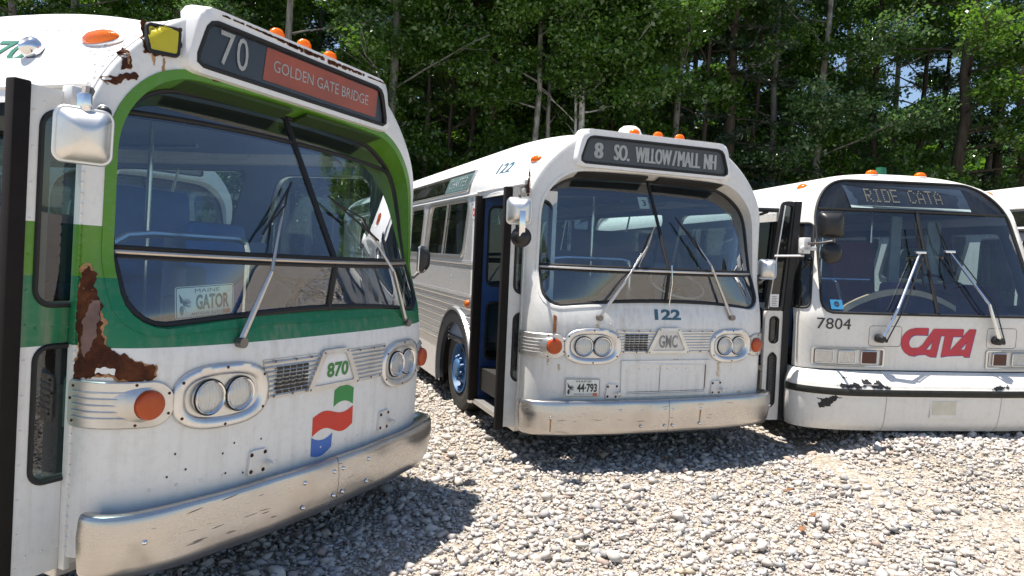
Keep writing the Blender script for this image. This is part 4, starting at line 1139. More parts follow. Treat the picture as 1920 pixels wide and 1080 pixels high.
def bus_122():
    S = dict(xs=1.0, sx=1.0, L=12.0, paint=MAT['p122'], side=MAT['s122'], trim=MAT['p122'], roofpaint=MAT['w122'], flange=.03, bar=MAT['alumd'],
             signmat=MAT['signbrn'], signtext=[('8', -.634, -.545, 2.650, 2.785, .009), ('SO.', -.441, -.282, 2.65, 2.785, .007), ('WILLOW', -.227, .150, 2.65, 2.785, .006), ('/', .157, .208, 2.65, 2.785, .006), ('MALL', .215, .458, 2.65, 2.785, .006), ('NH', .498, .637, 2.65, 2.785, .007)],
             badgeframe=MAT['bezelpan'], badgepanel=MAT['gmcpanel'], badgetext=('GMC', -.085, .10, 1.035, 1.145, .02, MAT['wornltr']),
             bolts=[(-.263, .508), (-.262, .377), (-.03, .51), (-.03, .375), (.05, .51), (.05, .375), (.322, .509), (.325, .378), (-1.06, .463), (-.467, .518), (1.2, .47)], drips=[(-1.06, .46, .34), (.322, .505, .385)], tow=[(-.51, .665), (.545, .67)],
             markers=[(-.215, 2.94), (.03, 2.94), (.26, 2.94)], wheelmat=MAT['wheelblue'], standee_text='CHARTER', inner=MAT['inner'], steermat=MAT['bezelpan'])
    M = bus_matrix(1.3852, 6.1461, .3649, .0110, -.0135, .0041)
    root, fc, DG, W, onroof = new_look('city_bus', M, S)
    tag(root, 'middle white and silver city bus with 122 under its split windshield', 'bus', 'parked old buses')
    front_common(root, fc, DG, W, S); side_rows(root, W, 12.0, S, onroof)
    A = lambda x, z: fc.arc(x, z)
    on = lambda x, z, c: fc.on(A(x, z), z, c)
    mk('fleet_number', *mapv(lambda x, z, c: on(x, z, .002), refine(letters('122', -.125, .14, 1.275, 1.365, .04))), MAT['teal'], root, smooth=False)
    mk('fleet_number', *mapv(lambda a, b, c: onroof(1.06 + (1.0 - a), b, .004), refine(letters('122', .72, 1.0, 2.545, 2.66, .02), .04)), MAT['teal'], root, smooth=False)
    for k, (x, z, w, l) in enumerate(((-.66, 1.235, .010, .05), (-.42, .93, .012, .035), (.10, .93, .03, .02), (-1.06, .93, .010, .06), (-.98, .89, .008, .05), (.56, .90, .02, .12), (.84, .62, .03, .03), (-.2, .915, .05, .014))):
        rusty_patch(root, fc, [(fc.arc(x, z) - w, z), (fc.arc(x, z) + w, z), (fc.arc(x, z) + w * .6, z - l), (fc.arc(x, z) - w * .5, z - l * .9)], .008, .0022, MAT['palestain'], 'rust_stain', .8, 40 + k)
    # flap below the badge
    hp = [(-.43, .612), (.455, .612), (.465, .925), (-.44, .925)]
    hi = [(-.385, .640), (.415, .640), (.42, .885), (-.39, .885)]
    mk('front_flap', *strips([[on(x, z, .0) for x, z in densify(hp, .06)], [on(x, z, .012) for x, z in densify(hp, .06)]] ), S['paint'], root, angle=30)
    mk('front_flap', *mapv(on, plate(densify(hp, .06), [resample(hi, 40)], .004, .009)), S['paint'], root, angle=30)
    mk('front_flap', *mapv(on, plate(densify(hi, .06), (), .003, .001)), S['paint'], root, angle=30)
    mk('flap_seam', *join(tube([on(-.055, z, .004) for z in (.645, .88)], .002, 4), tube([on(-.385, z, .005) for z in (.645, .88)], .002, 4), tube([on(.413, z, .005) for z in (.645, .88)], .003, 4), tube([on(x, .655, .004) for x in np.linspace(-.37, .40, 9)], .002, 4)), MAT['darkmetal'], root)
    mk('fastener_heads', *domes([(on(x, .85, .002), (0, -1, 0)) for x in np.arange(-.36, .42, .095)] + [(on(x, 1.235, 0), (0, -1, 0)) for x in (-.82, -.55, .55, .82)], .007), S['paint'], root)
    licence_plate(root, Matrix.Translation(on(-.775, .698, .008)) @ Matrix.Rotation(math.radians(-9), 4, 'Z') @ Matrix(((1, 0, 0, 0), (0, 0, -1, 0), (0, 1, 0, 0), (0, 0, 0, 1))), '44·793')
    mk('rust_bracket', *mapv(lambda x, z, c: fc.on(fc.arc(-1.02, z) + x, z, c), plate([(-.014, 1.15), (.012, 1.15), (.014, 1.29), (-.012, 1.30)], (), .012)), MAT['seatorange'], root, smooth=False)
    door_leaf(root, -W - .185, -W + .30, .425, MAT['p122d'])
    door_leaf(root, -W - .06, -W + .58, 1.60, MAT['bluedoor'], sealw=.09)
    # lower side: flutes, ledge, skirt rivets
    fl = []
    for k in range(7):
        z = .775 + .083 * k
        rr = .73; dz = z - .47
        ys = 2.33 + (math.sqrt(max(0, rr * rr - dz * dz)) if dz < rr else 0) + .02 if dz < rr else 1.75
        fl.append(tube([(-W - .002, ys, z), (-W - .002, 11.8, z)], .015, 6))
        if dz < rr and 2.33 - math.sqrt(rr * rr - dz * dz) > 1.72: fl.append(tube([(-W - .002, 1.72, z), (-W - .002, 2.33 - math.sqrt(rr * rr - dz * dz), z)], .015, 6))
    mk('fluted_trim', *join(*fl), MAT['alum'], root)
    mk('skirt_ledge', *box(-W - .02, -W + .01, 3.03, 8.0, .700, .745, .006), MAT['alumd'], root)
    mk('belt_rail', *join(tube([(-W - .003, 1.70, 1.66), (-W - .003, 11.9, 1.66)], .010, 6), tube([(-W - .002, 1.70, 1.31), (-W - .002, 11.9, 1.31)], .008, 6)), MAT['alum'], root)
    rv = []
    for y in np.arange(1.72, 9.5, .05): rv += [((-W, y, 1.69), (-1, 0, 0)), ((-W, y, 1.335), (-1, 0, 0))]
    for y0 in (1.75, 2.6, 3.5, 4.3, 5.2, 6.1): rv += [((-W, y0, z), (-1, 0, 0)) for z in np.arange(.78, 1.66, .045)]
    for y0 in (2.0, 3.92, 5.87): rv += [((-W, y0 + .10 - (z - 1.74) * .36, z), (-1, 0, 0)) for z in np.arange(1.74, 2.33, .04)]
    for y in np.arange(3.06, 9.0, .14): rv += [((-W, y, .66), (-1, 0, 0)), ((-W, y, .30), (-1, 0, 0))]
    mk('side_rivets', *domes(rv, .0075, n=6), MAT['alum'], root)
    # side lamp, round decal
    dome_lamp(root, 'side_lamp', look((-W - .01, 1.88, 1.24), (-1, 0, 0)), .045, .045, .04, MAT['amber'])
    dc = plate(ellipse(0, 0, .055, .075, 24), (), .001)
    mk('round_decal', *mapv(lambda a, b, c: (-W - .003 - c, 1.83 - a, 2.20 + b), dc), MAT['whiteb'], root, smooth=False)
    mk('decal_ring', *mapv(lambda a, b, c: (-W - .0045 - c, 1.83 - a * .75, 2.20 + b * .75), plate(ellipse(0, 0, .05, .06, 24), [ellipse(0, 0, .03, .035, 24)], .001)), MAT['catared'], root, smooth=False)
    p = onroof(.68, 2.636, .0); nn = Vector(onroof(.68, 2.636, .1)) - Vector(p)
    dome_lamp(root, 'marker_lamp', Matrix.Translation(p) @ look((0, 0, 0), nn), .105, .036, .04, MAT['amber'])
    q = onroof(.45, 2.56, .0, 1); n2 = Vector(onroof(.45, 2.56, .1, 1)) - Vector(q)
    dome_lamp(root, 'marker_lamp', Matrix.Translation(q) @ look((0, 0, 0), n2), .055, .030, .035, MAT['amber'])
    dome_lamp(root, 'roof_dome', Matrix.Translation((-.10, .66, 2.940)), .112, .112, .09, MAT['whiteb'], MAT['whiteb'])
    # hinge rust at the door corner
    mk('hinge_box', *box(-W - .035, -W + .02, .345, .40, 2.30, 2.42, .006), MAT['brkt'], root)
    mk('rust_patch', *join(*[box(-W - .014 - .01 * math.sin(k * 7), -W - .004, .31 + .012 * math.sin(k * 5), .335 + .012 * math.sin(k * 3), 2.28 + .024 * k, 2.30 + .026 * k) for k in range(9)]), MAT['rust'], root, smooth=False)
    # mirrors: square over round on the door side, square on the driver's side
    mirror_head(root, 'wing_mirror', look((-1.42, .02, 2.13), (-.30, -1, -.02)), .19, .20, .07, MAT['mirror'],
                [([(-1.42, .02, 2.25), (-1.39, .12, 2.32), (-1.28, .30, 2.36), (-1.23, .36, 2.36)], .013, 7)])
    mk('mirror_strap', *box(-1.445, -1.395, -.065, -.055, 1.93, 2.13, .003), MAT['chrome'], root)
    mirror_head(root, 'round_mirror', look((-1.41, -.02, 1.925), (-.25, -1, 0)), .15, .15, .05, MAT['black'], rad=.0749, rim=MAT['black'])
    mirror_head(root, 'wing_mirror', look((1.355, .385, 1.745), (-.62, -1, .18)), .17, .185, .06, MAT['bezelpan'], [([(1.35, .40, 1.66), (1.30, .41, 1.615), (1.20, .42, 1.61)], .016, 7)])
    mk('mirror_bracket', *box(1.20, 1.25, .36, .44, 1.53, 1.69, .006), MAT['black'], root)
    wiper(root, (-.655, .03, 1.288), (-.44, .0, 1.60), (-.19, .085, 1.901), (-.07, .18, 2.08), (-.317, .0, 1.72), MAT['steel'])
    wiper(root, (.69, .035, 1.30), (.43, .02, 1.761), (.31, .13, 1.981), (.17, .235, 2.179), (.394, .04, 1.801), MAT['steel'])
    mk('mullion_rod', *tube([(.0, .0, 1.40), (.0, -.03, 1.60), (.0, -.01, 1.75)], .006, 6), MAT['chrome'], root)
    st = (-.075, .30)
    mk('route_card', *mapv(lambda a, b, c: (-.085 + a, DG(-.085, 2.30 + b) + .012, 2.30 + b), plate([(-.055, -.055), (.05, -.05), (.05, .055), (-.055, .05)], (), .001)), MAT['pale'], root, smooth=False)
    mk('lettering', *mapv(lambda a, b, c: (a, DG(-.085, b) + .008, b), letters('3', -.105, -.065, 2.27, 2.325, .02)), MAT['ink'], root, smooth=False)
    return root

def bus_other(X, Y, yaw, label):
    S = dict(xs=1.045, sx=1.045, L=12.0, paint=MAT['gen'], side=MAT['gen'], trim=MAT['gen'], roofpaint=MAT['w122'], flange=.03, detail=False,
             badgeframe=MAT['bezelpan'], badgepanel=MAT['gmcpanel'], badgetext=('GMC', -.085, .10, 1.035, 1.145, .02, MAT['wornltr']),
             bolts=[(-.26, .5), (.26, .5)], tow=[(-.51, .665), (.545, .67)], markers=[(-.2, 2.94), (.03, 2.94), (.26, 2.94)])
    root, fc, DG, W, onroof = new_look('city_bus', bus_matrix(X, Y, yaw, 0, 0, 0), S)
    tag(root, label, 'bus', 'parked old buses')
    front_common(root, fc, DG, W, S)
    mk('side_panel', *box(-W, -W + .04, .42, 1.63, .26, 2.40, .004), S['side'], root)
    for y0 in (.50, 1.18):
        gp_ = rrect(y0, y0 + .58, 1.42, 2.28, .06)
        mk('door_window', *mapv(lambda y, z, c: (-W - .004, y, z), fill2(gp_)), MAT['glassdark'], root, smooth=False)
        mk('door_gasket', *tube([(-W - .006, y, z) for y, z in gp_], .02, 6, True), MAT['rubber'], root)
    st = empty('standee_window'); st.parent = root
    mk('pane', *gridf(lambda u, v: onroof(.75 + 8.5 * u, 2.425 + .18 * v, .006), 30, 4), MAT['glassdark'], st)
    mk('frame', *tube([onroof(y, 2.625, .012) for y in np.linspace(.6, 9.3, 30)], .018, 6), MAT['alumd'], st)
    mk('gutter', *box(-W - .03, -W, .40, 9.0, 2.36, 2.395, .004), MAT['darkmetal'], root)
    mk('fastener_heads', *domes([((-W, y, z), (-1, 0, 0)) for y in np.arange(.6, 9, .08) for z in (1.66, 1.34, .70)] + [((W, y, z), (1, 0, 0)) for y in np.arange(.6, 9, .08) for z in (1.66, 1.34, .70)], .008, n=6), S['side'], root)
    return root
FONT5 = {'R': ['11110', '10001', '10001', '11110', '10100', '10010', '10001'], 'I': ['01110', '00100', '00100', '00100', '00100', '00100', '01110'],
         'D': ['11110', '10001', '10001', '10001', '10001', '10001', '11110'], 'E': ['11111', '10000', '10000', '11110', '10000', '10000', '11111'],
         'C': ['01110', '10001', '10000', '10000', '10000', '10001', '01110'], 'A': ['00100', '01010', '10001', '10001', '11111', '10001', '10001'],
         'T': ['11111', '00100', '00100', '00100', '00100', '00100', '00100'], ' ': ['00000'] * 7}

def bus_7804():
    L = 11.8
    M = bus_matrix(3.96, 6.336, .109, .13, -.026, -.002)
    k = 1.07; cam_ = Vector((0, 0, 1.786)); loc = cam_ + (M.translation - cam_) * k        # a wider coach: 2.67 m
    M = Matrix.Translation(loc) @ M.to_3x3().to_4x4() @ Matrix.Scale(k, 4)
    root = empty('transit_bus', M=M)
    tag(root, 'white flat-fronted transit bus with red logo and 7804, door folded open', 'bus', 'parked old buses')
    W = 1.25
    fc = Face([(1.30, 1.25), (2.2, 1.18)], 2.2, .47, 2.5, [(.2, .19), (1.25, .165), (1.30, .158), (2.27, .55), (2.57, .70), (2.67, .80)],
              [(1.2, .42), (1.3, .44), (2.3, .85), (2.67, 1.0)], [(1.25, 3.5), (2.4, 3.5)], .26)
    raw = resample(rrect(-1.085, 1.085, 1.315, 2.575, (.10, .10, .42, .42), 12), 132)
    loop = [(x * (1 - .10 * (z - 1.315) / 1.26), z) for x, z in raw]
    P = MAT['prts']
    mk('front_shell', *shell_front(fc, loop, (0, 1.95)), P, root, angle=50)
    D = lambda x, z: fc.D(x, z)
    gd = lambda x, z: D(x, z) + .006
    B = [(x, gd(x, z), z) for x, z in loop]
    mk('windshield_gasket', *tube([(x, y - .008, z) for x, y, z in B], .013, 8, True), MAT['rubber'], root)
    for xa, xb in ((-2, 0), (0, 2)):
        mk('windshield_pane', *pane_rows(loop, gd, 1.2, 2.275, xa, xb), MAT['glassr'], root)
    mk('centre_mullion', *tube([(0, D(0, z) - .002, z) for z in np.linspace(1.33, 2.275, 16)], .016, 6), MAT['rubber'], root)
    # sign band over the panes
    sb = empty('destination_sign'); sb.parent = root
    mk('smoked_band', *pane_rows(loop, gd, 2.285, 2.8, -2, 2), MAT['glassband'], sb)
    mk('band_rail', *tube([(x, D(x, 2.278) - .006, 2.278) for x in np.linspace(-.97, .97, 31)], .012, 6), MAT['black'], sb)
    bk = gridf(lambda u, v: ((2 * u - 1) * (.98 - .3 * v), D((2 * u - 1) * (.98 - .3 * v), 2.285 + .25 * v) + .06, 2.285 + .25 * v), 20, 6)
    mk('sign_backing', *bk, MAT['black'], sb)
    def scr(x, z, c): return (x, D(x, z) + .002 - c, z)
    pn = [(-.655, 2.298), (.585, 2.298), (.565, 2.525), (-.67, 2.525)]
    mk('display_panel', *mapv(scr, plate(densify(pn, .06), (), .001)), MAT['display'], sb, smooth=False)
    mk('display_sill', *mapv(scr, plate(densify([(-.65, 2.298), (.583, 2.298), (.58, 2.322), (-.652, 2.322)], .06), (), .004)), MAT['displaysill'], sb, smooth=False)
    dots = []
    txt = 'RIDE CATA'; px = (.30 + .49) / (len(txt) * 6 - 1); x = -.475
    pz = .0195
    for ch in txt:
        for r, row in enumerate(FONT5[ch]):
            for k, v in enumerate(row):
                if v == '1':
                    cx = x + k * px; cz = 2.485 - r * pz
                    dots.append(mapv(scr, plate(rrect(cx - px * .36, cx + px * .36, cz - pz * .34, cz + pz * .34, .001, 1), (), .0012, .0012)))
        x += 6 * px
    mk('lettering', *join(*dots), MAT['dots'], sb, smooth=False)
    # roof and sides
    def sec(t):
        q = PI * t; c, s = math.cos(q), math.sin(q); n = 2 / 2.5
        return (-1.18 * math.copysign(abs(c) ** n, c), 2.2 + .47 * abs(s) ** n)
    def rp(u, v):
        x, z = sec(v); y0 = fc.Ys(z); return (x, y0 + (L - y0) * u, z)
    mk('roof', *gridf(rp, 24, 40), MAT['w122'], root)
    mk('rear_panel', *mapv(lambda x, z, c: (x, L, z), fill2([(-1.25, .3), (1.25, .3), (1.25, 1.3)] + [sec(1 - k / 24) for k in range(25)] + [(-1.25, 1.3)])), P, root)
    wy = (2.45, L - 3.2)
    def low(y0):
        Q = [(y0, .24)]
        for yc in wy: Q += [(yc - .58, .24)] + [(yc - .58 * math.cos(q), .40 + .58 * math.sin(q)) for q in np.linspace(.05, PI - .05, 20)] + [(yc + .58, .24)]
        return Q + [(L, .24), (L, 1.30), (y0, 1.30)]
    for sx in (-1, 1):
        y0 = 1.70 if sx < 0 else .43
        mk('side_panel', *side_plate(low(y0), [], sx * 1.25), P, root, smooth=False)
        def slope(y, z, c): return (sx * (fc.Wz(z) + c), y, z)
        st = [1.72 + 1.45 * k for k in range(7)] if sx < 0 else [.62] + [1.72 + 1.45 * k for k in range(7)]
        hol = [rpoly([(y, 1.38), (y + (1.36 if y > 1 else .98), 1.38), (y + (1.36 if y > 1 else .98), 2.12), (y + (0 if y > 1 else .30), 2.12)], .06) for y in st]
        up = [(y0, 1.30), (L, 1.30), (L, 2.22), (max(y0, .82), 2.22)]
        mk('window_band', *mapv(lambda y, z, c: slope(y, z, 0), fill2(up, hol)), MAT['black'], root, smooth=False)
        for h in hol:
            w = empty('side_window'); w.parent = root
            mk('pane', *mapv(lambda y, z, c: slope(y, z, -.01), fill2(h)), MAT['glassw'], w, smooth=False)
            mk('frame', *tube([slope(y, z, .002) for y, z in h], .012, 6, True), MAT['black'], w)
    # over-door header, jamb and corner panel
    mk('door_header', *mapv(lambda y, z, c: (-(fc.Wz(min(z, 2.2)) - (0 if z < 2.2 else .0)), y, z), fill2([(.80, 2.16), (1.72, 2.16), (1.72, 2.24), (.84, 2.24)])), P, root)
    def corner(d, z, c=0.0):
        S_, _ = fc._plan(z); return fc.on(-(S_[-1] - d), z, c)
    qp = rpoly([(.20, 1.345), (-.12, 1.345), (-.12, 2.13), (.30, 2.13)], .06)
    mk('quarter_window', *mapv(lambda d, z, c: corner(d, z, .004), refine(fill2(qp), .05)), MAT['glassdark'], root)
    mk('quarter_gasket', *tube([corner(d, z, .005) for d, z in densify(qp, .04)], .012, 6, True), MAT['rubber'], root)
    # interior
    mk('underbody', *join(box(-1.2, 1.2, .6, 1.7, .34, .62), box(-.9, .9, 1.7, L - .1, .34, .72), box(-1.2, 1.2, 3.2, wy[1] - .7, .26, .62)), MAT['dark'], root, smooth=False)
    mk('floor', *join(box(-1.22, 1.22, 1.70, L - .05, .72, .78), box(-.45, 1.22, .5, 1.70, .72, .78), box(-1.24, -.75, .45, 1.7, .26, .32), box(-.78, -.44, .45, 1.7, .26, .54)), MAT['floor'], root, smooth=False)
    mk('ceiling', *gridf(lambda u, v: (sec(.1 + .8 * v)[0] * .96, 1.0 + (L - 1.1) * u, min(2.42, sec(.1 + .8 * v)[1] - .10)), 4, 16), MAT['ceild'], root)
    mk('inner_rear_wall', *box(-1.15, 1.15, L - .08, L - .04, .8, 2.4), MAT['inner'], root, smooth=False)
    ds = gridf(lambda u, v: ((2 * u - 1) * 1.05, D((2 * u - 1) * 1.05, 1.33) + .03 + .42 * v, 1.315 - .03 * v), 20, 3)
    mk('dashboard', *join(ds, box(-.05, 1.1, .55, .95, .8, 1.28, .03)), MAT['dash'], root)
    mk('dash_hood', *xf(Matrix.Translation((.55, .62, 1.28)), join(mapv(lambda a, b, c: (a, c, b), plate(rpoly([(-.62, .0), (.55, .0), (.42, .30), (-.60, .30)], .05), (), .36)))), MAT['hood'], root, smooth=False)
    arch = [(-.72 + 1.15 * t, .50, 1.335 + .20 * math.sin(PI * min(1, t * .95)) ** .8) for t in np.linspace(0, 1, 24)]
    mk('bent_board', *strips([[(x, y, z) for x, y, z in arch], [(x, y - .01, z - .055) for x, y, z in arch], [(x, y + .05, z - .055) for x, y, z in arch], [(x, y + .05, z) for x, y, z in arch], [(x, y, z) for x, y, z in arch]], False), MAT['tan'], root, angle=40)
    for y in np.arange(2.9, L - 1, .8):
        for x0, x1 in ((-1.15, -.3), (.3, 1.15)): seat(root, x0, x1, y, .78, MAT['seatgrey'])
    sd = empty('driver_seat'); sd.parent = root
    mk('cushion', *box(-.10, .42, 1.3, 1.8, 1.12, 1.25, .04), MAT['seatred'], sd)
    mk('backrest', *xf(Matrix.Translation((.16, 1.78, 1.22)) @ Matrix.Rotation(-.12, 4, 'X'), box(-.27, .27, -.06, .06, 0, .80, .055)), MAT['seatred'], sd)
    sw = empty('steering_wheel'); sw.parent = root
    Ms = Matrix.Translation((.62, .98, 1.56)) @ Matrix.Rotation(math.radians(24), 4, 'X')
    mk('rim', *xf(Ms, tube([(.26 * math.cos(q), .26 * math.sin(q), 0) for q in np.linspace(0, 2 * PI, 33)[:-1]], .015, 7, True)), MAT['black'], sw)
    mk('spokes', *xf(Ms, join(tube([(-.25, 0, 0), (0, 0, -.06), (.25, 0, 0)], .012, 6), tube([(0, -.25, 0), (0, 0, -.06)], .012, 6), tube([(0, 0, -.04), (0, 0, -.45)], .03, 8))), MAT['black'], sw)
    mk('grab_rail', *join(tube([(-1.0, .75, .8), (-1.0, .75, 1.55), (-.94, .76, 1.60), (-.70, .78, 1.60), (-.62, .8, 1.56), (-.52, .82, 1.3)], .017, 8), tube([(-.86, .78, 1.6), (-.25, .85, 1.6)], .014, 6)), MAT['chrome'], root)
    for x, y in ((-.55, 1.9), (.45, 1.95), (-.2, 1.85)): mk('stanchion', *tube([(x, y, .78), (x, y, 2.4)], .015, 8), MAT['chrome'], root)
    mk('side_post', *join(box(.86, 1.02, 1.55, 1.6, 1.3, 2.25, .005), box(.48, .60, 1.62, 1.66, 1.25, 2.3, .005)), MAT['displaysill'], root)
    mk('partition', *box(-1.1, -.55, 1.78, 1.80, .8, 1.9), MAT['inner'], root, smooth=False)
    # lower body: moulded bumper wrapped round the front
    prof = [(.02, .792), (.06, .775), (.115, .735), (.155, .690), (.168, .662), (.174, .650), (.174, .598), (.168, .585), (.170, .55), (.160, .42), (.140, .32), (.10, .265), (.02, .262)]
    SA = fc.arc(1.2499, .6); tot = SA + .14
    def bp(a, c, z):
        e = abs(a) / SA; k = 1 - .62 * max(0, min(1, (e - .62) / .38)) ** 1.5 if e > .62 else 1
        if abs(a) > SA: k *= max(.30, 1 - (abs(a) - SA) / .20)
        return fc.on(a, z, c * k)
    bm_ = empty('bumper'); bm_.parent = root
    for a, b in ((-tot, -.553), (-.549, .549), (.553, tot)):
        mk('bumper_section', *gridf(lambda u, v: bp(a + (b - a) * u, *prof_at(prof, v)), 40, 36), P, bm_, angle=50)
    mk('rub_strip', *gridf(lambda u, v: bp((-SA + .02) + 2 * (SA - .02) * u, .176 + .010 * math.sin(PI * v), .656 - .064 * v), 90, 4), MAT['rubstrip'], bm_)
    mk('shelf_gap', *tube([fc.on(a, .797, .004) for a in np.linspace(-tot, tot, 70)], .004, 5), MAT['dark'], bm_)
    lp = rrect(-.135, .175, .40, .565, .012, 3)
    mk('plate_recess', *strips([[bp(x, .1685, z) for x, z in densify(lp, .03)], [bp(x, .1685 + .004, z) for x, z in densify([(x * 1.02, .48 + (z - .48) * 1.03) for x, z in lp], .03)][:len(densify(lp, .03))]]) if False else mapv(lambda x, z, c: bp(x, .166 + c, z), plate(densify(lp, .03), (), .004)), P, bm_, smooth=False)
    mk('plate_panel', *mapv(lambda x, z, c: bp(x, .171 + c, z), plate(densify(rrect(-.115, .115, .43, .558, .006, 3), .03), (), .002)), MAT['pale'], bm_, smooth=False)
    class Bp:
        def on(self, a, z, c):
            t = (z - .655) / (.775 - .655)
            cc = float(np.interp(z, [q[1] for q in prof[::-1]], [q[0] for q in prof[::-1]]))
            return bp(a, cc + .003, z) + Vector((0, 0, .003 if z > .655 else 0))
    rusty_patch(root, Bp(), [(-.98, .672), (-.92, .69), (-.86, .685), (-.84, .705), (-.78, .695), (-.77, .735), (-.71, .72), (-.68, .70), (-.64, .70), (-.63, .73), (-.58, .715), (-.56, .69), (-.52, .668), (-.62, .665), (-.70, .67), (-.80, .664), (-.9, .664)], .009, 0, MAT['flake'], 'paint_flake', .8, 11)
    rusty_patch(root, Bp(), [(-.93, .73), (-.87, .735), (-.88, .75), (-.92, .745)], .009, 0, MAT['flake'], 'paint_flake', .8, 12)
    rusty_patch(root, Bp(), [(-1.12, .555), (-1.06, .56), (-1.02, .573), (-.98, .568), (-.93, .572), (-.97, .55), (-1.0, .53), (-1.01, .49), (-1.04, .475), (-1.07, .50), (-1.09, .47), (-1.11, .50), (-1.10, .53)], .009, 0, MAT['flake'], 'paint_flake', .8, 13)
    rusty_patch(root, Bp(), [(.45, .668), (.62, .668), (.64, .70), (.56, .69), (.5, .68)], .008, 0, MAT['flake'], 'paint_flake', .8, 14)
    # lamps
    A = lambda x, z: fc.arc(x, z)
    on = lambda x, z, c: fc.on(A(x, z), z, c)
    for sd_ in (-1, 1):
        hl = empty('headlight_bezel'); hl.parent = root
        x0, x1 = (-1.155, -.50) if sd_ < 0 else (.50, 1.155)
        o = rrect(x0, x1, .828, 1.0, .022, 4); i1 = rrect(x0 + .018, x1 - .018, .844, .985, .012, 4)
        O, I = densify(o, .04), None
        mk('chrome_frame', *mapv(on, plate(densify(o, .05), [densify(i1, .05)], .014)), MAT['bezel'], hl, angle=30)
        mk('tray', *mapv(on, plate(densify(i1, .05), (), .002)), MAT['darkmetal'], hl, smooth=False)
        xs = (x0 + .105, x0 + .305, x0 + .51) if sd_ < 0 else (x1 - .105, x1 - .305, x1 - .51)
        for k, xx in enumerate(xs):
            hm = empty('headlamp' if k < 2 else 'turn_lamp'); hm.parent = hl
            r = rrect(xx - .074, xx + .074, .858, .972, .012, 4)
            mk('lens', *mapv(on, plate(densify(r, .03), (), .010, .003)), MAT['lamprect'] if k < 2 else MAT['redlens'], hm)
            mk('lens_rim', *tube([on(x, z, .013) for x, z in r], .006, 5, True), MAT['bezel'], hm)
    mk('side_reflector', *mapv(lambda a, b, c: fc.on(-SA - .02 + a, .645 + b, c + .002), plate(rrect(-.13, .06, -.038, .038, .012, 3), (), .022)), MAT['amberd'], root)
    # access plates round the wiper posts
    for x in (-.50, .655):
        mk('access_plate', *mapv(on, tube([(a, b, .001) for a, b in rrect(x - .155, x + .155, 1.02, 1.205, .03, 4)], .003, 4, True)) if False else tube([on(a, b, .001) for a, b in densify(rrect(x - .155, x + .155, 1.02, 1.205, .03, 4), .05)], .0022, 4, True), MAT['darkmetal'], root)
    mk('fleet_number', *mapv(lambda a, b, c: on(a, b, .005), refine(letters('7804', -1.125, -.83, 1.165, 1.265, 0), .02)), MAT['ink'], root, smooth=False)
    # logo
    def q(px, py): return (-.352 + (px - 880) / 542 * .735, 1.196 - (py - 212 - (px - 975) * .036) / 208 * .262)
    C = [(1075, 214), (985, 212)]
    for k in range(9):
        t = PI / 2 + PI * k / 8; C.append((985 + 103 * math.cos(t), 316 - 104 * math.sin(t)))
    C += [(1010, 410), (1060, 408), (1097, 426), (1143, 430), (1168, 272), (1197, 272), (1178, 430), (1222, 422), (1340, 420), (1346, 433), (1388, 435), (1422, 228), (1373, 228), (1247, 378), (1240, 378), (1256, 280), (1325, 281), (1331, 226), (1114, 220), (1040, 335), (1012, 357)]
    for k in range(7):
        t = 1.35 * PI - (0.85 * PI) * k / 6
        C.append((988 + 49 * math.cos(t), 314 - 50 * math.sin(t)))
    C += [(1072, 268)]
    H1 = [(1112, 310), (1064, 372), (1101, 374)]; H2 = [(1362, 318), (1317, 376), (1350, 379)]
    def flatlogo(dx, dy, c): return mapv(on, refine(plate([q(x + dx, y + dy) for x, y in C], [[q(x + dx, y + dy) for x, y in h] for h in (H1, H2)], .001, c), .04))
    lg = empty('logo'); lg.parent = root
    mk('lettering_shadow', *flatlogo(5, 5, .001), MAT['catablue'], lg, smooth=False)
    mk('lettering', *flatlogo(0, 0, .003), MAT['catared'], lg, smooth=False)
    # roof lamps
    for x in (-.262, .262):
        dome_lamp(root, 'marker_lamp', Matrix.Translation((x, .90, 2.648)), .062, .05, .055, MAT['amber'], MAT['whiteb'])
    for sx in (-1, 1):
        n = Vector((sx * .75, -.25, .7)); dome_lamp(root, 'marker_lamp', look((sx * .985, .875, 2.478), n), .06, .05, .055, MAT['amber'], MAT['whiteb'])
    mk('antenna_base', *xf(Matrix.Translation((.0, 1.15, 2.66)), lathe([(.075, 0), (.055, .02), (.050, .09), (.046, .105), (.001, .106)], 18)), MAT['greencone'], root)
    # wipers on long posts
    st = MAT['chrome']
    for base, bend, joint, tip, low in (((-.575, .10, 1.095), (-.44, .10, 1.37), (-.10, .325, 1.886), (-.10, .43, 2.155), (-.13, .20, 1.573)), ((.575, .10, 1.095), (.46, .12, 1.431), (.195, .33, 1.903), (.125, .44, 2.174), (.19, .21, 1.603))):
        w = empty('wiper'); w.parent = root
        B0, B1, J, T0, T1 = map(Vector, (base, bend, joint, tip, low))
        mk('arm', *join(tube([B0, B1], [.017, .014], 6), tube([B1, J], [.013, .010], 6), box(J.x - .05, J.x + .05, J.y - .02, J.y + .02, J.z - .012, J.z + .012, .004)), st, w)
        mk('link', *tube([B0 + Vector((.05, 0, -.01)), B1 + Vector((.055, 0, 0)), J + Vector((.05, .0, 0))], .006, 5), MAT['black'], w)
        mk('blade', *join(tube([T0, T1], .008, 5), tube([T0.lerp(T1, .2) + Vector((0, -.02, 0)), J, T0.lerp(T1, .8) + Vector((0, -.02, 0))], .007, 5)), MAT['black'], w)
        mk('pivot', *join(xf(look(B0 + Vector((0, .06, 0)), (0, -1, 0)), lathe([(.04, 0), (.038, .06), (.02, .08), (.001, .081)], 14)), tube([B0 + Vector((-.03, .02, .0)), B0 + Vector((.06, .02, -.02))], .018, 6)), MAT['black'], w)
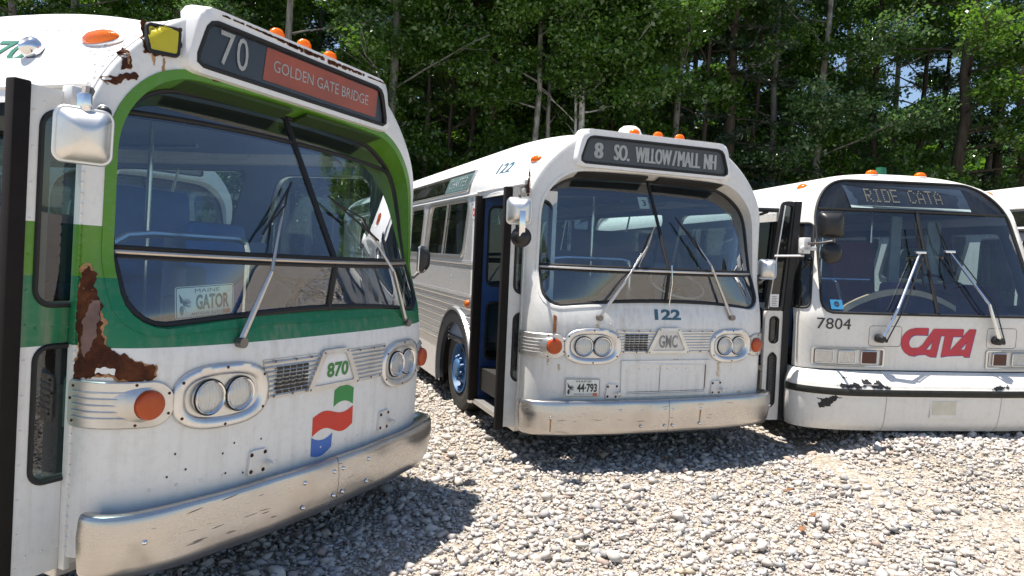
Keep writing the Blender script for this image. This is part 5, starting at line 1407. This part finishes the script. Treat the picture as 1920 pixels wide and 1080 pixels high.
    # mirrors
    mirror_head(root, 'wing_mirror', look((-1.165, .02, 2.095), (-.25, -1, 0)), .21, .215, .07, MAT['black'], rim=MAT['black'], arms=[([(-1.21, .33, 1.93), (-1.20, .12, 1.935), (-1.13, .03, 1.955)], .013, 6), ([(-1.13, .03, 2.0), (-1.13, .03, 1.86)], .014, 6)])
    mirror_head(root, 'round_mirror', look((-1.155, .01, 1.85), (-.25, -1, 0)), .18, .18, .05, MAT['black'], rad=.0899, rim=MAT['black'])
    mk('mirror_bracket', *join(box(-1.255, -1.19, .30, .40, 1.84, 1.985, .006), box(-1.27, -1.13, .30, .345, 1.87, 1.905, .006), tube([(-1.22, .36, 1.82), (-1.47, .42, 1.81)], .011, 6)), MAT['whiteb'], root)
    mk('square_sticker', *mapv(lambda a, b, c: (a, D(a, b) - .004 - c, b), plate(rrect(-1.005, -.90, 1.345, 1.43, .004, 2), (), .001)), MAT['sticker'], root, smooth=False)
    mk('sticker_mark', *mapv(lambda a, b, c: (a, D(a, b) - .007 - c, b), plate(ellipse(-.953, 1.395, .022, .022, 16), [ellipse(-.953, 1.395, .010, .010, 12)], .001)), MAT['ink'], root, smooth=False)
    # opened door leaf standing square to the side, and the rear leaf beyond
    dr = empty('door'); dr.parent = root
    def leaf(xo_b, xi_b, xo_t, xi_t, y, par, full=True):
        zb, zm, zt = .27, 1.30, 2.32
        low_ = rpoly([(xo_b, zb), (xi_b, zb), (xi_b + .0, zm), (xo_b, zm)], .03)
        h1 = rrect(xo_b + .05, xi_b - .055, .40, .90, .05); h2 = rrect(xo_b + .05, xi_b - .05, 1.0, 1.24, .035)
        mk('lower_leaf', *mapv(lambda x, z, c: (x, y - c, z), plate(low_, [h1, h2], .04, -.02)), P, par, smooth=False)
        mk('foam_panel', *mapv(lambda x, z, c: (x, y, z), fill2(h1)), MAT['grey'], par, smooth=False)
        mk('small_window', *mapv(lambda x, z, c: (x, y, z), fill2(h2)), MAT['glassdark'], par, smooth=False)
        for h in (h1, h2): mk('window_gasket', *tube([(x, y - .022, z) for x, z in h], .009, 6, True), MAT['rubber'], par)
        upo = rpoly([(xo_b, zm), (xi_b, zm), (xi_t, zt), (xo_t, zt)], .05)
        cx = sum(p[0] for p in upo) / len(upo); cz = sum(p[1] for p in upo) / len(upo)
        upi = rpoly([(xo_b + .025, zm + .03), (xi_b - .04, zm + .03), (xi_t - .03, zt - .04), (xo_t + .025, zt - .04)], .03)
        mk('upper_frame', *mapv(lambda x, z, c: (x, y - c, z), plate(upo, [upi], .045, -.02)), MAT['black'], par, smooth=False)
        mk('upper_pane', *mapv(lambda x, z, c: (x, y, z), fill2(upi)), MAT['glassdark'], par, smooth=False)
        mk('edge_seal', *strips([[(xi_b - .01, y + d, zb), (xi_b - .01, y + d, zm), (xi_t - .01, y + d, zt)] for d in (-.035, .035)] + [[(xi_b + .05, y + d, zb), (xi_b + .05, y + d, zm), (xi_t + .05, y + d, zt)] for d in (.035, -.035)] + [[(xi_b - .01, y - .035, zb), (xi_b - .01, y - .035, zm), (xi_t - .01, y - .035, zt)]], False), MAT['rubber'], par, angle=20)
        mk('trim_line', *tube([(xo_b + .02, y - .028, zm + .02), (xo_t + .02, y - .028, zt - .04)], .006, 5), MAT['alum'], par)
    leaf(-1.515, -1.335, -1.40, -1.27, .47, dr)
    mk('notice', *mapv(lambda x, z, c: (x, .435, z), fill2(rrect(-1.485, -1.40, 1.335, 1.455, .003, 2))), MAT['whiteb'], dr, smooth=False)
    mk('notice_lines', *join(*[box(-1.467, -1.415 - .008 * (k % 2), .4330, .4345, 1.35 + .016 * k, 1.355 + .016 * k) for k in range(6)]), MAT['darkmetal'], dr, smooth=False)
    d2 = empty('door'); d2.parent = root
    leaf(-1.42, -.95, -1.33, -.90, 1.62, d2)
    mk('door_arm', *join(tube([(-1.45, 1.02, 2.27), (-1.12, .98, 2.27)], .022, 8), tube([(-1.34, 1.3, 2.2), (-1.28, 1.0, 2.25)], .014, 6)), MAT['black'], root)
    mk('roof_rivets', *domes([((-1.178 - .002, y, 2.24), (-1, 0, .2)) for y in np.arange(.95, 6, .12)], .008, n=6), MAT['w122'], root)
    for yc in wy:
        for sx in (-1, 1): wheel(root, sx * 1.20, yc, .47, sx, MAT['wheelwhite'])
    return root
def S01(t): t = np.clip(t, 0, 1); return t * t * (3 - 2 * t)
def gh(x, y):
    """height of the gravel: it rises towards the right-hand coaches"""
    return .25 * S01((x - 2.9) / 1.0) * S01((y - 4.7) / 2.1) + .012 * np.sin(x * 1.7 + .6 * y) * np.sin(1.1 * y)

def mesh_np(name, V, F4, mat, parent=None, smooth=False, kind=None):
    """numpy verts (n,3) and faces (m,k) -> object"""
    me = bpy.data.meshes.new(name); n = len(V); m, k = F4.shape
    me.vertices.add(n); me.vertices.foreach_set('co', np.ascontiguousarray(V, dtype=np.float32).ravel())
    me.loops.add(m * k); me.loops.foreach_set('vertex_index', np.ascontiguousarray(F4, dtype=np.int32).ravel())
    me.polygons.add(m); me.polygons.foreach_set('loop_start', np.arange(0, m * k, k, dtype=np.int32)); me.polygons.foreach_set('loop_total', np.full(m, k, dtype=np.int32))
    me.materials.append(mat); me.update(calc_edges=True); me.validate()
    if smooth: me.shade_smooth()
    o = bpy.data.objects.new(name, me); COL.objects.link(o)
    if parent is not None: o.parent = parent
    if kind: o['kind'] = kind
    return o

def rots(n, r):
    """n random rotation matrices"""
    q = r.normal(size=(n, 4)); q /= np.linalg.norm(q, axis=1)[:, None]; w, x, y, z = q.T
    return np.stack([np.stack([1 - 2 * (y * y + z * z), 2 * (x * y - z * w), 2 * (x * z + y * w)], 1), np.stack([2 * (x * y + z * w), 1 - 2 * (x * x + z * z), 2 * (y * z - x * w)], 1), np.stack([2 * (x * z - y * w), 2 * (y * z + x * w), 1 - 2 * (x * x + y * y)], 1)], 1)

def ground_and_gravel():
    # one sheet to the horizon, finer near the coaches
    xs = np.concatenate([np.linspace(-600, -24, 12), np.linspace(-20, 24, 111), np.linspace(28, 600, 12)])
    ys = np.concatenate([np.linspace(-600, -8, 10), np.linspace(-6, 26, 97), np.linspace(30, 900, 14)])
    X, Y = np.meshgrid(xs, ys, indexing='ij'); Z = gh(X, Y)
    V = np.stack([X, Y, Z], -1).reshape(-1, 3); nx, ny = len(xs), len(ys)
    I = np.arange(nx * ny).reshape(nx, ny)
    F = np.stack([I[:-1, :-1], I[1:, :-1], I[1:, 1:], I[:-1, 1:]], -1).reshape(-1, 4)
    t = NT('packed_gravel'); co = t.coord()
    vo = t.n('ShaderNodeTexVoronoi'); vo.inputs['Scale'].default_value = 42; t.l(co, vo.inputs['Vector'])
    sp = t.n('ShaderNodeSeparateColor'); t.l(vo.outputs['Color'], sp.inputs[0])
    c = t.ramp(sp.outputs[0], [(0, (.24, .20, .165)), (.4, (.39, .34, .28)), (.8, (.50, .44, .37)), (1, (.60, .54, .47))])
    n = t.noise(co, .35, 4)
    c = t.mix(t.ramp(n, [(.35, 0), (.7, .5)]), c, (.33, .29, .23))
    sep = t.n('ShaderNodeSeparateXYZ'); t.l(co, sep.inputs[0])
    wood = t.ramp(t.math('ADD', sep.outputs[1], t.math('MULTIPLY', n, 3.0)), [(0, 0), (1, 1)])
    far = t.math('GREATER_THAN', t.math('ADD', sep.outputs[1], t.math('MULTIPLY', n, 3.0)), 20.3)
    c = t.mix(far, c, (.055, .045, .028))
    g = mesh_np('ground', V, F, t.done(t.princ(c, .9, 0, t.bump(vo.outputs['Distance'], .8, .03), .2)), kind='structure', smooth=True)
    # crushed stone: real stones
    r = np.random.default_rng(5)
    variants = []
    for k in range(26):
        bm = bmesh.new()
        for _ in range(r.integers(7, 12)):
            p = r.normal(size=3); p /= np.linalg.norm(p); p *= r.uniform(.75, 1.0); bm.verts.new(p * np.array([1, r.uniform(.55, .95), r.uniform(.38, .72)]))
        bmesh.ops.convex_hull(bm, input=bm.verts); loose = [v for v in bm.verts if not v.link_faces]
        bmesh.ops.delete(bm, geom=loose, context='VERTS'); bmesh.ops.triangulate(bm, faces=bm.faces)
        bm.verts.index_update()
        variants.append((np.array([v.co[:] for v in bm.verts]), np.array([[v.index for v in f.verts] for f in bm.faces]))); bm.free()
    pts = []
    def scatter(n, y0, y1, xl, xr, rm, sg, flat=False):
        y = r.uniform(y0, y1, n); x = r.uniform(0, 1, n) * (xr(y) - xl(y)) + xl(y)
        s = np.clip(np.exp(r.normal(math.log(rm), sg, n)), .007, .075)
        # sandier, sparser ground towards the right front
        keep = r.uniform(0, 1, n) > .92 * S01((x - 2.55 - .35 * (y - 3.6) + .3 * np.sin(3 * y)) / .9) * S01((6.3 - y) / 1.2) * (s > .014)
        pts.append(np.stack([x, y, s], 1)[keep])
    L = lambda y: -.64 * y; R = lambda y: .76 * y + .2
    scatter(11500, 2.9, 6.0, L, R, .0265, .38); scatter(26000, 2.9, 6.0, L, R, .0125, .3)
    scatter(16000, 6.0, 9.2, L, R, .0265, .38); scatter(16000, 6.0, 9.2, L, R, .015, .3)
    scatter(9000, 9.2, 18, lambda y: -.30 * y - .6, lambda y: .10 * y + 1.0, .033, .3)
    # little heaps against the low coach
    n = 700; xx = r.uniform(3.1, 5.6, n); yy = 6.72 + .10 * (xx - 4.2) + r.normal(0, .16, n); pts.append(np.stack([xx, yy, np.clip(np.exp(r.normal(math.log(.034), .35, n)), .012, .07)], 1))
    P = np.concatenate(pts); n = len(P); which = r.integers(0, len(variants), n)
    VV = []; FF = []; off = 0
    for k, (v, f) in enumerate(variants):
        Q = P[which == k]; m = len(Q)
        if not m: continue
        a = r.uniform(0, 2 * PI, m); tilt = rots(m, r); yaw = np.zeros((m, 3, 3)); yaw[:, 0, 0] = np.cos(a); yaw[:, 0, 1] = -np.sin(a); yaw[:, 1, 0] = np.sin(a); yaw[:, 1, 1] = np.cos(a); yaw[:, 2, 2] = 1
        tl = r.normal(0, .38, (m, 2)); rx = np.zeros((m, 3, 3)); rx[:, 0, 0] = 1; rx[:, 1, 1] = np.cos(tl[:, 0]); rx[:, 1, 2] = -np.sin(tl[:, 0]); rx[:, 2, 1] = np.sin(tl[:, 0]); rx[:, 2, 2] = np.cos(tl[:, 0])
        Rm = yaw @ rx
        w = np.einsum('mij,vj->mvi', Rm, v) * Q[:, 2][:, None, None]
        base = np.stack([Q[:, 0], Q[:, 1], gh(Q[:, 0], Q[:, 1]) + Q[:, 2] * r.uniform(.05, .55, m)], 1)
        w += base[:, None, :]
        VV.append(w.reshape(-1, 3)); FF.append((f[None] + (np.arange(m) * len(v))[:, None, None] + off).reshape(-1, 3)); off += m * len(v)
    t = NT('crushed_stone'); geo = t.n('ShaderNodeNewGeometry'); rp = geo.outputs['Random Per Island']
    c = t.ramp(rp, [(0, (.55, .52, .485)), (.18, (.46, .41, .37)), (.32, (.60, .57, .53)), (.46, (.50, .45, .42)), (.60, (.35, .345, .35)), (.68, (.55, .50, .455)), (.80, (.30, .31, .33)), (.855, (.58, .56, .54)), (.925, (.42, .32, .27)), (.955, (.50, .41, .29)), (.97, (.17, .18, .19)), (.985, (.66, .65, .63))], 'CONSTANT')
    co = t.coord(); nz = t.noise(co, 60, 4, .6)
    c = t.mix(t.math('MULTIPLY', nz, .45), c, (.40, .36, .32))
    mesh_np('gravel', np.concatenate(VV), np.concatenate(FF), t.done(t.princ(c, .85, 0, t.bump(nz, .4, .006), .25)), kind='stuff')
    # dry leaves lying about
    br = m_plain('dry_leaf', (.22, .10, .04), .7, var=.4, scale=40)
    for k, (x, y) in enumerate(((2.28, 5.55), (2.25, 5.02), (2.05, 4.72), (1.85, 4.4), (1.45, 6.25), (1.62, 6.32))):
        rr = random.Random(k); sc = rr.uniform(.030, .045)
        o = []
        for i in range(16):
            q = 2 * PI * i / 16; o.append((sc * (1 - .38 * (i % 2)) * math.cos(q) * .75, sc * (1 - .38 * (i % 2)) * math.sin(q)))
        z = float(gh(x, y)) + .045
        M = Matrix.Translation((x, y, z)) @ Matrix.Rotation(rr.uniform(0, 6), 4, 'Z') @ Matrix.Rotation(rr.uniform(.2, .7), 4, 'X')
        vf = plate(o, (), .002)
        vf = ([(a, b, c + 5.0 * a * a) for a, b, c in vf[0]], vf[1])
        tag(mk('dead_leaf', *xf(M, vf), br, None, smooth=False), 'curled dry brown leaf lying on the pale gravel', 'leaf', 'dry leaves on the gravel')

# ------------------------------------------------------------------ trees
def leaf_material(name, dark, light, trans=.35, rough=.38):
    t = NT(name); geo = t.n('ShaderNodeNewGeometry'); rp = geo.outputs['Random Per Island']
    ob = t.n('ShaderNodeObjectInfo').outputs['Random']
    c = t.ramp(rp, [(0, dark), (.55, tuple((a + b) / 2 for a, b in zip(dark, light))), (1, light)])
    c = t.mix(t.math('MULTIPLY', ob, .45), c, tuple(x * .8 for x in dark))
    p = t.princ(c, rough, 0, None, .75)
    tr = t.n('ShaderNodeBsdfTranslucent'); c2 = t.mix(.5, c, tuple(min(1, x * 1.6) for x in (light[0] * 1.1, light[1] * 1.2, light[2] * .5))); t.l(c2, tr.inputs[0])
    ms = t.n('ShaderNodeMixShader'); ms.inputs[0].default_value = trans; t.l(p.outputs[0], ms.inputs[1]); t.l(tr.outputs[0], ms.inputs[2])
    return t.done(ms)

def bark_material(name, a, b, scale=(3, 3, .6), mottle=0):
    t = NT(name); n = t.noise(t.coord(scale=scale), 6, 6, .65); co = t.coord()
    c = t.ramp(n, [(.3, a), (.7, b)])
    if mottle: c = t.mix(t.math('MULTIPLY', t.ramp(t.noise(co, 3.5, 4), [(.5, 0), (.56, 1)]), mottle), c, (.05, .045, .04))
    return t.done(t.princ(c, .85, 0, t.bump(n, .7, .03), .2))

def leaves_np(centres, radii, counts, size, r, up=.5, aspect=.55, droop=0.0):
    """leaf-sized rhombs clustered round the centres"""
    C = np.repeat(centres, counts, 0); Rr = np.repeat(radii, counts, 0); n = len(C)
    d = r.normal(size=(n, 3)); d /= np.linalg.norm(d, axis=1)[:, None]
    pos = C + d * (r.uniform(0, 1, n) ** .45)[:, None] * Rr
    nrm = r.normal(size=(n, 3)); nrm[:, 2] += up * 2.2; nrm /= np.linalg.norm(nrm, axis=1)[:, None]
    a = np.cross(nrm, r.normal(size=(n, 3))); a /= np.linalg.norm(a, axis=1)[:, None]; b = np.cross(nrm, a)
    s = (size * np.exp(r.normal(0, .28, n)))[:, None]
    q = np.stack([pos - a * s, pos + b * s * aspect + nrm * s * .12, pos + a * s, pos - b * s * aspect + nrm * s * .12], 1)
    return q.reshape(-1, 3), np.arange(4 * n).reshape(n, 4)

def limb(p0, p1, r0, r1, rr, wob, k=6):
    pts = []
    for i in range(k + 1):
        t = i / k; w = wob * math.sin(PI * t)
        pts.append(Vector(p0).lerp(Vector(p1), t) + Vector((rr.uniform(-1, 1), rr.uniform(-1, 1), rr.uniform(-.4, .4))) * w)
    return tube(pts, [r0 + (r1 - r0) * i / k for i in range(k + 1)], 7)

def tree_proto(kind, seed):
    """returns (trunk mesh, crown mesh) data for one tree standing at the origin"""
    rr = random.Random(seed); r = np.random.default_rng(seed)
    parts = []; cen = []; rad = []
    if kind == 'conifer':
        H = rr.uniform(15, 18); parts.append(limb((0, 0, -.2), (rr.uniform(-.3, .3), rr.uniform(-.3, .3), H), .20, .03, rr, .10, 9))
        z = rr.uniform(3.0, 4.0)
        while z < H - .3:
            L = 2.3 * (1 - ((z - 2) / (H - 2)) ** 1.3) + .35
            for k in range(rr.randint(4, 6)):
                q = rr.uniform(0, 2 * PI); l = L * rr.uniform(.65, 1.1); e = (l * math.cos(q), l * math.sin(q), z - .12 * l + rr.uniform(-.2, .25))
                parts.append(limb((0, 0, z), e, .030, .008, rr, .06, 3))
                for t in np.linspace(.3, 1, max(2, int(l * 2.6))):
                    cen.append((e[0] * t + rr.uniform(-.12, .12), e[1] * t + rr.uniform(-.12, .12), z + (e[2] - z) * t)); rad.append((.34, .34, .12))
            z += rr.uniform(.45, .75)
        V, F = leaves_np(np.array(cen), np.array(rad), np.full(len(cen), 30), .075, r, .35, .22)
    elif kind == 'bush':
        for k in range(rr.randint(4, 6)):
            q = rr.uniform(0, 2 * PI); h = rr.uniform(2.0, 4.6); e = (1.1 * math.cos(q) * rr.uniform(.4, 1.2), 1.1 * math.sin(q) * rr.uniform(.4, 1.2), h)
            parts.append(limb((.1 * math.cos(q), .1 * math.sin(q), -.2), e, .045, .012, rr, .15, 5))
            for t in np.linspace(.25, 1, 7):
                cen.append((e[0] * t + rr.gauss(0, .35), e[1] * t + rr.gauss(0, .35), e[2] * t + rr.gauss(0, .25))); rad.append((.62, .62, .36))
        V, F = leaves_np(np.array(cen), np.array(rad), np.full(len(cen), 190), .046, r, .55, .6)
    else:
        H = rr.uniform(14, 17.5); lean = (rr.uniform(-.7, .7), rr.uniform(-.4, .4))
        parts.append(limb((0, 0, -.2), (lean[0], lean[1], H * .93), .14, .03, rr, .10, 12))
        z0 = {'broad': 3.2, 'birch': 2.0, 'tall': 5.6}[kind]
        nb = {'broad': 30, 'birch': 25, 'tall': 27}[kind]
        for k in range(nb):
            z = z0 + (H - z0 - 1.0) * (k + rr.random()) / nb; t = z / (H * .93); bx, by = lean[0] * t, lean[1] * t
            q = rr.uniform(0, 2 * PI); l = rr.uniform(1.3, 3.0) * (1.05 - .55 * ((z - z0) / (H - z0)) ** 1.6)
            e = (bx + l * math.cos(q), by + l * math.sin(q), z + l * rr.uniform(.15, .55))
            parts.append(limb((bx, by, z), e, .028, .008, rr, .12, 5))
            for m in range(3):
                q2 = q + rr.uniform(-1, 1); l2 = rr.uniform(.5, 1.0); s = rr.uniform(.45, .85); b0 = Vector((bx, by, z)).lerp(Vector(e), s)
                e2 = b0 + Vector((l2 * math.cos(q2), l2 * math.sin(q2), rr.uniform(-.1, .5))); parts.append(limb(b0, e2, .011, .004, rr, .04, 3))
                for u in (.5, 1.0):
                    p = b0.lerp(e2, u); cen.append((p.x + rr.gauss(0, .12), p.y + rr.gauss(0, .12), p.z + rr.gauss(0, .1))); rad.append((.55, .55, .24))
            for u in (.55, .8, 1.0):
                p = Vector((bx, by, z)).lerp(Vector(e), u); cen.append((p.x, p.y, p.z)); rad.append((.55, .55, .25))
        n = 120 if kind == 'broad' else 130
        V, F = leaves_np(np.array(cen), np.array(rad), r.integers(n // 2, n + n // 2, len(cen)), .052 if kind == 'broad' else .047, r, .55, .62)
    tv, tf = join(*parts)
    return (tv, tf), (V, F)

def build_trees():
    barks = {'grey': bark_material('grey_bark', (.10, .095, .085), (.24, .23, .21)), 'pale': bark_material('pale_birch_bark', (.40, .39, .36), (.66, .65, .62), (2, 2, 5), .6),
             'dark': bark_material('dark_bark', (.035, .028, .022), (.09, .075, .06)), 'mottled': bark_material('mottled_bark', (.16, .15, .135), (.36, .35, .32), (3, 3, 1), .5)}
    lm = {'broad': leaf_material('broad_leaves', (.026, .072, .012), (.135, .25, .040), .36, .22), 'birch': leaf_material('birch_leaves', (.034, .082, .028), (.150, .26, .10), .30, .16),
          'conifer': leaf_material('needles', (.008, .026, .011), (.026, .062, .022), .12, .45), 'bush': leaf_material('bush_leaves', (.024, .068, .013), (.105, .22, .036), .36, .32)}
    lm['tall'] = lm['broad']
    protos = {}
    for kind, seeds in (('broad', (1, 2, 3)), ('birch', (11, 12)), ('conifer', (21, 22)), ('tall', (41, 42)), ('bush', (31, 32))):
        for i, s in enumerate(seeds):
            (tv, tf), (cv, cf) = tree_proto(kind, s)
            me = bpy.data.meshes.new('trunk'); me.from_pydata(tv, [], tf); me.shade_smooth()
            co = mesh_np('crown', cv, cf, lm[kind]); cm = co.data; bpy.data.objects.remove(co)
            protos[(kind, i)] = (me, cm)
    used = {}
    def tree(px, Y, kind, i, sc, bark, label, rz, name=None, X=None, thick=1.0, group='trees in the wood behind the buses'):
        X = (px - 960 - 8) / 1332 * Y if X is None else X
        root = empty(name or {'broad': 'leafy_tree', 'birch': 'birch_tree', 'tall': 'leafy_tree', 'conifer': 'conifer_tree', 'bush': 'shrub'}[kind], (X, Y, 0))
        root.rotation_euler = (0, 0, rz); root.scale = (sc, sc, sc)
        tm, cm = protos[(kind, i)]
        key = (kind, i, bark)
        if key not in used:
            m2 = tm.copy(); m2.materials.append(barks[bark]); used[key] = m2
        for nm, me in (('trunk', used[key]), ('crown', cm)):
            o = bpy.data.objects.new(nm, me); COL.objects.link(o); o.parent = root
            if nm == 'trunk' and thick != 1: o.scale = (thick, thick, 1)
        tag(root, label, {'bush': 'shrub'}.get(kind, 'tree'), group)
    T = tree; rr0 = random.Random(4)
    T(735, 19.6, 'tall', 0, 1.0, 'grey', 'thick grey trunk rising just right of the route 70 sign', .4, thick=1.25)
    T(596, 17.5, 'birch', 0, .95, 'grey', 'tree with bright pale leaves over the amber lamps of the nearest bus', 2.0, X=-5.6)
    T(996, 19.3, 'tall', 1, 1.0, 'mottled', 'slim mottled trunk left of the white birch above the middle bus', 1.0, thick=.75)
    T(1012, 19.6, 'tall', 0, .95, 'mottled', 'slim mottled trunk nearest the white birch, close beside its twin', 3.3, thick=.65)
    T(1090, 19.2, 'tall', 1, 1.0, 'pale', 'white birch trunk above the roof of the middle bus', 5.0, thick=.8)
    T(1070, 19.4, 'tall', 0, .9, 'pale', 'thinner leaning pale birch left of the brightest white birch', 4.2, thick=.55)
    T(1240, 19.7, 'tall', 1, 1.05, 'grey', 'grey trunk straight behind the roof dome of the middle bus', 2.7, thick=.8)
    T(1350, 20.3, 'conifer', 0, 1.0, 'dark', 'straight dark conifer above the right end of the 8 SO. WILLOW sign', .9, thick=1.1)
    for k, px in enumerate((830, 925, 1160, 1300)):
        T(px, rr0.uniform(20, 22.5), 'tall', k % 2, rr0.uniform(.9, 1.1), 'dark', 'slim dark trunk bare to half its height, above the middle bus', rr0.uniform(0, 6), thick=rr0.uniform(.5, .8), group='slim trees behind the middle bus')
    for k, px in enumerate((800, 868, 960, 1050, 1130, 1200, 1270, 1400)):
        T(px, rr0.uniform(20.5, 22.5), 'broad' if k % 3 else 'birch', k % 2, rr0.uniform(.9, 1.1), rr0.choice(['dark', 'grey', 'dark']), 'leafy tree with low boughs in the wood above the middle bus', rr0.uniform(0, 6), thick=.7, group='low-branched trees behind the middle bus')
    T(1440, 21.4, 'birch', 1, 1.0, 'grey', 'silvery leaved tree above the gap between middle and flat-fronted bus', 1.9)
    T(1530, 20.8, 'birch', 0, 1.05, 'mottled', 'silvery leaved tree above the left roof corner of the flat-fronted bus', .3)
    T(1625, 22.2, 'broad', 1, 1.0, 'dark', 'dark slim trunk behind the roof lamps of the flat-fronted bus', 4.4, thick=.9)
    T(1700, 23.5, 'birch', 1, .95, 'dark', 'loose crown with sky behind, left of the thick dark trunk', 3.8)
    T(1785, 20.0, 'broad', 2, 1.1, 'dark', 'thickest dark trunk, at the right above the flat-fronted bus', 5.6, thick=1.35)
    T(1905, 19.8, 'broad', 0, 1.05, 'dark', 'dense dark tree at the right edge of the wood', 1.2)
    T(1850, 24.5, 'conifer', 1, 1.0, 'dark', 'dark conifer between the thick trunk and the right edge', 2.2)
    rr = random.Random(99)
    back = 'tree deeper in the wood, its trunk half hidden by the front row'
    for k, px in enumerate((-40, 120, 260, 400, 520, 640, 700, 800, 850, 905, 950, 1040, 1130, 1190, 1290, 1390, 1480, 1580, 1670, 1760, 1840, 1950, 2080, 2200, 2330, 2470, 2620)):
        Y = rr.uniform(24, 31)
        kind = rr.choice(['broad', 'broad', 'conifer', 'birch']) if px < 1000 else rr.choice(['broad', 'birch', 'broad', 'conifer'])
        i = rr.randint(0, 1); T(px + rr.uniform(-15, 15), Y, kind, i, rr.uniform(.95, 1.2), rr.choice(['dark', 'grey', 'dark', 'mottled']), back, rr.uniform(0, 6), group='back row of the wood')
    far = 'slender tree at the back of the wood seen between nearer trunks'
    for k, px in enumerate(range(560, 1460, 75)):
        T(px + rr.uniform(-20, 20), rr.uniform(33, 42), rr.choice(['broad', 'conifer']), rr.randint(0, 1), rr.uniform(1.05, 1.3), 'dark', far, rr.uniform(0, 6), group='far row of the wood')
    for k, (px, Y) in enumerate(((150, 18.5), (330, 19.5), (20, 17), (90, 22), (240, 23), (420, 22), (500, 24), (580, 23), (660, 22.5), (-60, 20))):
        T(px, Y, 'broad', k % 3, 1.0, 'grey', 'leafy tree standing behind the roof of the nearest bus', rr.uniform(0, 6), group='trees behind the nearest bus')
    sh = 'leafy green shrub growing low at the edge of the wood'
    for k, px in enumerate((740, 790, 850, 900, 960, 1030, 1100, 1180, 1260, 1330, 1400, 1450, 1500, 1560, 1620, 1690, 1740, 1820, 1880, 1940)):
        T(px + rr.uniform(-20, 20), rr.uniform(21.5, 25) if px < 1300 else rr.uniform(19.8, 23.5), 'bush', k % 2, rr.uniform(.75, 1.25), 'dark', sh, rr.uniform(0, 6), group='shrubs along the wood edge')
    # the wood beyond, one mass
    r = np.random.default_rng(77); n = 9000
    X = r.uniform(-45, 42, n); c = np.stack([X, r.uniform(46, 58, n), r.uniform(0, 13, n) * np.where(X > 12, .85, 1)], 1)
    V, F = leaves_np(c, np.tile([[1.3, 1.3, .8]], (n, 1)), np.full(n, 14), .27, r, .4, .7)
    mesh_np('forest', V, F, lm['broad'], kind='stuff')

def world_and_camera():
    w = bpy.data.worlds.new('World'); scene.world = w; w.use_nodes = True
    nt = w.node_tree; bg = nt.nodes['Background']; sky = nt.nodes.new('ShaderNodeTexSky')
    d = Vector((-.27, .05, 1.0)).normalized()           # towards the sun
    sky.sky_type = 'NISHITA'; sky.sun_disc = False; sky.sun_elevation = math.asin(d.z); sky.sun_rotation = math.atan2(d.x, d.y)
    sky.air_density = 1.0; sky.dust_density = .5; sky.ozone_density = 1.0; sky.altitude = 100
    nt.links.new(sky.outputs[0], bg.inputs[0]); bg.inputs[1].default_value = .085
    su = bpy.data.lights.new('sun', 'SUN'); su.energy = 5.0; su.angle = math.radians(.53); su.color = (1, .94, .85)
    so = bpy.data.objects.new('sun', su); COL.objects.link(so); so.rotation_euler = d.to_track_quat('Z', 'Y').to_euler(); so.location = (0, 0, 30)
    cam = bpy.data.cameras.new('camera'); co = bpy.data.objects.new('camera', cam); COL.objects.link(co)
    cam.sensor_width = 36; cam.lens = 1332.618 / 1920 * 36; cam.clip_end = 3000; cam.clip_start = .05
    co.matrix_world = Matrix.Translation((0, 0, 1.786)) @ Matrix.Rotation(PI / 2 - .0489, 4, 'X') @ Matrix.Rotation(.05825, 4, 'Z')
    scene.camera = co
    vs = scene.view_settings; vs.view_transform = 'Standard'; vs.look = 'None'; vs.gamma = 1; vs.exposure = EXPOSURE
    cy = scene.cycles; cy.max_bounces = 12; cy.transparent_max_bounces = 24; cy.diffuse_bounces = 4; cy.glossy_bounces = 4; cy.sample_clamp_indirect = 6; cy.use_denoising = True
    cy.caustics_reflective = False; cy.caustics_refractive = False

EXPOSURE = .90
build_materials(); extra_materials()
MAT['s870in'] = m_plain('grey_door_back', (.25, .26, .26), .5)
MAT['p122d'] = m_plain('white_door_paint', (.66, .66, .64), .4, var=.1)
MAT['tealgreen'] = m_plain('dark_green_number', (.03, .17, .11), .45, var=.2)
MAT['glassband'] = m_glass('smoked_sign_glass', (.55, .58, .62), .04, .8)
MAT['display'] = m_plain('display_panel', (.030, .046, .072), .4, var=.2)
MAT['displaysill'] = m_plain('pale_green_metal', (.44, .53, .52), .45)
MAT['dots'] = m_plain('unlit_display_dots', (.16, .15, .115), .5, var=.2)
MAT['ceild'] = m_plain('dark_ceiling', (.12, .13, .15), .6)
MAT['hood'] = m_plain('plum_dash_cloth', (.17, .105, .21), .7)
MAT['rubstrip'] = m_plain('mossy_rub_strip', (.022, .022, .017), .7, var=.6, scale=18, bump=.2)
MAT['signltr'] = m_plain('grey_white_roll_letters', (.52, .52, .50), .6, var=.2, scale=30)
MAT['fadedltr'] = m_plain('faded_blind_letters', (.30, .36, .36), .6, var=.3, scale=30)
MAT['lamprect'] = m_metal('rectangular_lamp', (.50, .52, .55), .12, (90, 3, 1), .9, dent=.3)
world_and_camera()
ground_and_gravel()
build_trees()
bus_870()
bus_122()
bus_7804()
bus_other(-4.6, 9.2, .95, 'white bus seen only through the windows of the nearest bus')
bus_other(7.05, 7.0, .05, 'white bus cut off by the right edge of the photo')
